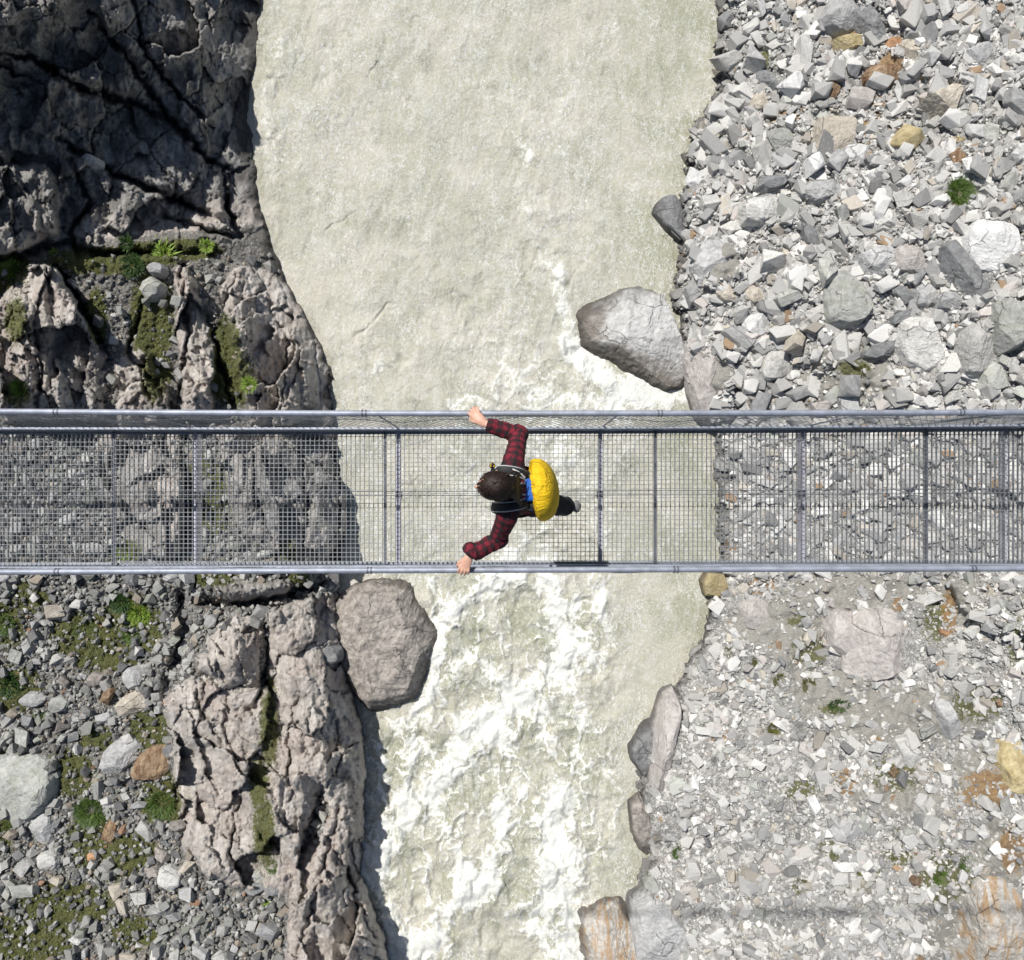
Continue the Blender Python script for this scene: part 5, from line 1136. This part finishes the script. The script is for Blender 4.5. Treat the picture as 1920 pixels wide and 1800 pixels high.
# backpack under a yellow rain cover
BO = np.array([.21, .205, 1.05]); pack = empty('backpack', tuple(BO)); tag(pack, 'backpack under a bright yellow rain cover worn by the walker', 'backpack')
def cover():
    nz, nth = 46, 120; V = []; rot = math.radians(8)
    for i in range(nz):
        s = -1 + 2 * i / (nz - 1); hz = .33 * s; sc = (1 - abs(s) ** 3.2) ** (1 / 2.4) if abs(s) < 1 else 0.0; sc = max(sc, .02)
        for j in range(nth):
            th = 2 * math.pi * j / nth; c, sn_ = math.cos(th), math.sin(th)
            x = (.128 * abs(c) ** .9 * (1 if c > 0 else -.42)); y = .212 * math.copysign(abs(sn_) ** 1.0, sn_)
            if c < 0: x = -.054 * (abs(c) ** .5) * (1 - .15 * abs(sn_))
            wr = 1 + .018 * gn(th * 3 + 5, s * 3, 7) + .012 * gn(th * 9, s * 7 + 3, 8)
            gat = .006 * math.sin(46 * th + 4 * gn(th * 4, s * 2, 9)) * max(0, -c + .5) * sc
            X = (x * wr) * (sc ** .8) + gat + .035 * s * (-1); Y = y * wr * sc
            V.append((X * math.cos(rot) - Y * math.sin(rot) * -1 * -1, X * math.sin(rot) + Y * math.cos(rot), hz))
    F_ = [tuple(range(nth))[::-1], tuple((nz - 1) * nth + j for j in range(nth))]
    for i in range(nz - 1):
        for j in range(nth): k = (j + 1) % nth; F_.append((i*nth+j, i*nth+k, (i+1)*nth+k, (i+1)*nth+j))
    return np.array(V), F_
v, f = cover(); rc = put('rain_cover', v + (.012, .0, .04), f, M['yellow_cover'], pack, True, None, np.zeros(3)); rc.location = (-.032, .01, 0)
mb = MB(); mb.box((-.115, -.13, -.26), (-.04, .14, .25)); bp = mb.build('pack_body', M['blue'], pack, bevel=.03)
mb = MB(); mb.box((-.150, -.075, .02), (-.05, .075, .345)); mb.build('lid_pocket', M['blue'], pack, bevel=.02)
mb = MB(); mb.box((-.14, .07, .10), (-.05, .125, .325)); mb.box((-.14, -.125, .05), (-.05, -.065, .30)); mb.build('back_panel', M['black'], pack, bevel=.02)
def strap(name, pts, w, h, mat, par, sub=8):
    v, f, _, _ = loft(pts, [(h, w)] * len(pts), 12, True, sub); return put(name, v, f, mat, par, True, None, BO)
for s, y0 in ((1, .315), (-1, .105)):
    pts = [(.095, y0 - s * .02, 1.375), (.04, y0 + s * .0, 1.425), (-.04, y0 + s * .012, 1.437), (-.10, y0 + s * .012, 1.40), (-.13, y0 + s * .01, 1.30), (-.115, y0 + s * .02, 1.18), (-.04, y0 + s * .06, 1.05)]
    st = strap('shoulder_strap', pts, .030, .009, M['black'], pack)
    for o in (-.029, .029): strap('piping', [(a, b + o, c + .007) for a, b, c in pts], .0042, .0042, M['piping'], st)
strap('haul_loop', [(.085, .245, 1.40), (.055, .24, 1.432), (.045, .21, 1.438), (.055, .18, 1.432), (.085, .172, 1.40)], .006, .005, M['piping'], pack)
strap('compression_cord', [(-.115, .345, 1.40), (-.06, .352, 1.43), (.0, .335, 1.442), (.05, .31, 1.43), (.085, .28, 1.40)], .006, .004, M['whitecord'], pack)
strap('hip_belt', [(.12, .05, 1.0), (.06, .035, .99), (-.02, .05, .985), (-.06, .12, .98), (-.07, .21, .98), (-.06, .30, .98), (-.02, .37, .985), (.06, .385, .99), (.12, .37, 1.0)], .010, .034, M['black'], pack)
mb = MB(); mb.tube([(-.135, .362, 1.33), (-.13, .368, 1.39), (-.12, .36, 1.42)], .014, 8, True, 4); cl = mb.build('strap_clip', M['black'], None, True); cl.parent = pack; cl.matrix_parent_inverse = Matrix.Translation(-Vector(BO))
mb = MB(); mb.box((-.138, .352, 1.408), (-.112, .374, 1.418)); cl = mb.build('clip_tag', M['yellow_cover'], None); cl.parent = pack; cl.matrix_parent_inverse = Matrix.Translation(-Vector(BO))

#@@B1

# ------------------------------------------------------------------ light, sky, camera
SUN_EL = math.radians(55); sdx, sdy = -.62, .785   # horizontal direction towards the sun
hd = Vector((sdx, sdy, 0)).normalized(); sv = Vector((hd.x * math.cos(SUN_EL), hd.y * math.cos(SUN_EL), math.sin(SUN_EL)))
sl = bpy.data.lights.new('sun', 'SUN'); sl.energy = 4.95; sl.angle = math.radians(.65); sl.color = (1, .965, .91)
so = bpy.data.objects.new('sun', sl); COL.objects.link(so); so.rotation_euler = sv.to_track_quat('Z', 'Y').to_euler(); so.location = (-10, 15, 30)
w = bpy.data.worlds.new('World'); SC.world = w; w.use_nodes = True
nt = w.node_tree; bg = nt.nodes['Background']; sk = nt.nodes.new('ShaderNodeTexSky'); sk.sky_type = 'NISHITA'; sk.sun_disc = False
sk.sun_elevation = SUN_EL; sk.sun_rotation = math.atan2(hd.x, hd.y); nt.links.new(sk.outputs[0], bg.inputs[0]); bg.inputs[1].default_value = .062
cd = bpy.data.cameras.new('camera'); cam = bpy.data.objects.new('camera', cd); COL.objects.link(cam); SC.camera = cam
cam.location = (0, 0, H); cam.rotation_euler = (0, 0, 0); cd.sensor_fit = 'HORIZONTAL'; cd.sensor_width = 36; cd.lens = F / 1920 * 36; cd.shift_y = 78 / 1920.; cd.clip_end = 2000; cd.clip_start = .1
SC.render.engine = 'CYCLES'; SC.view_settings.view_transform = 'Standard'; SC.view_settings.look = 'None'; SC.view_settings.exposure = 0
SC.cycles.max_bounces = 5; SC.cycles.adaptive_threshold = .02
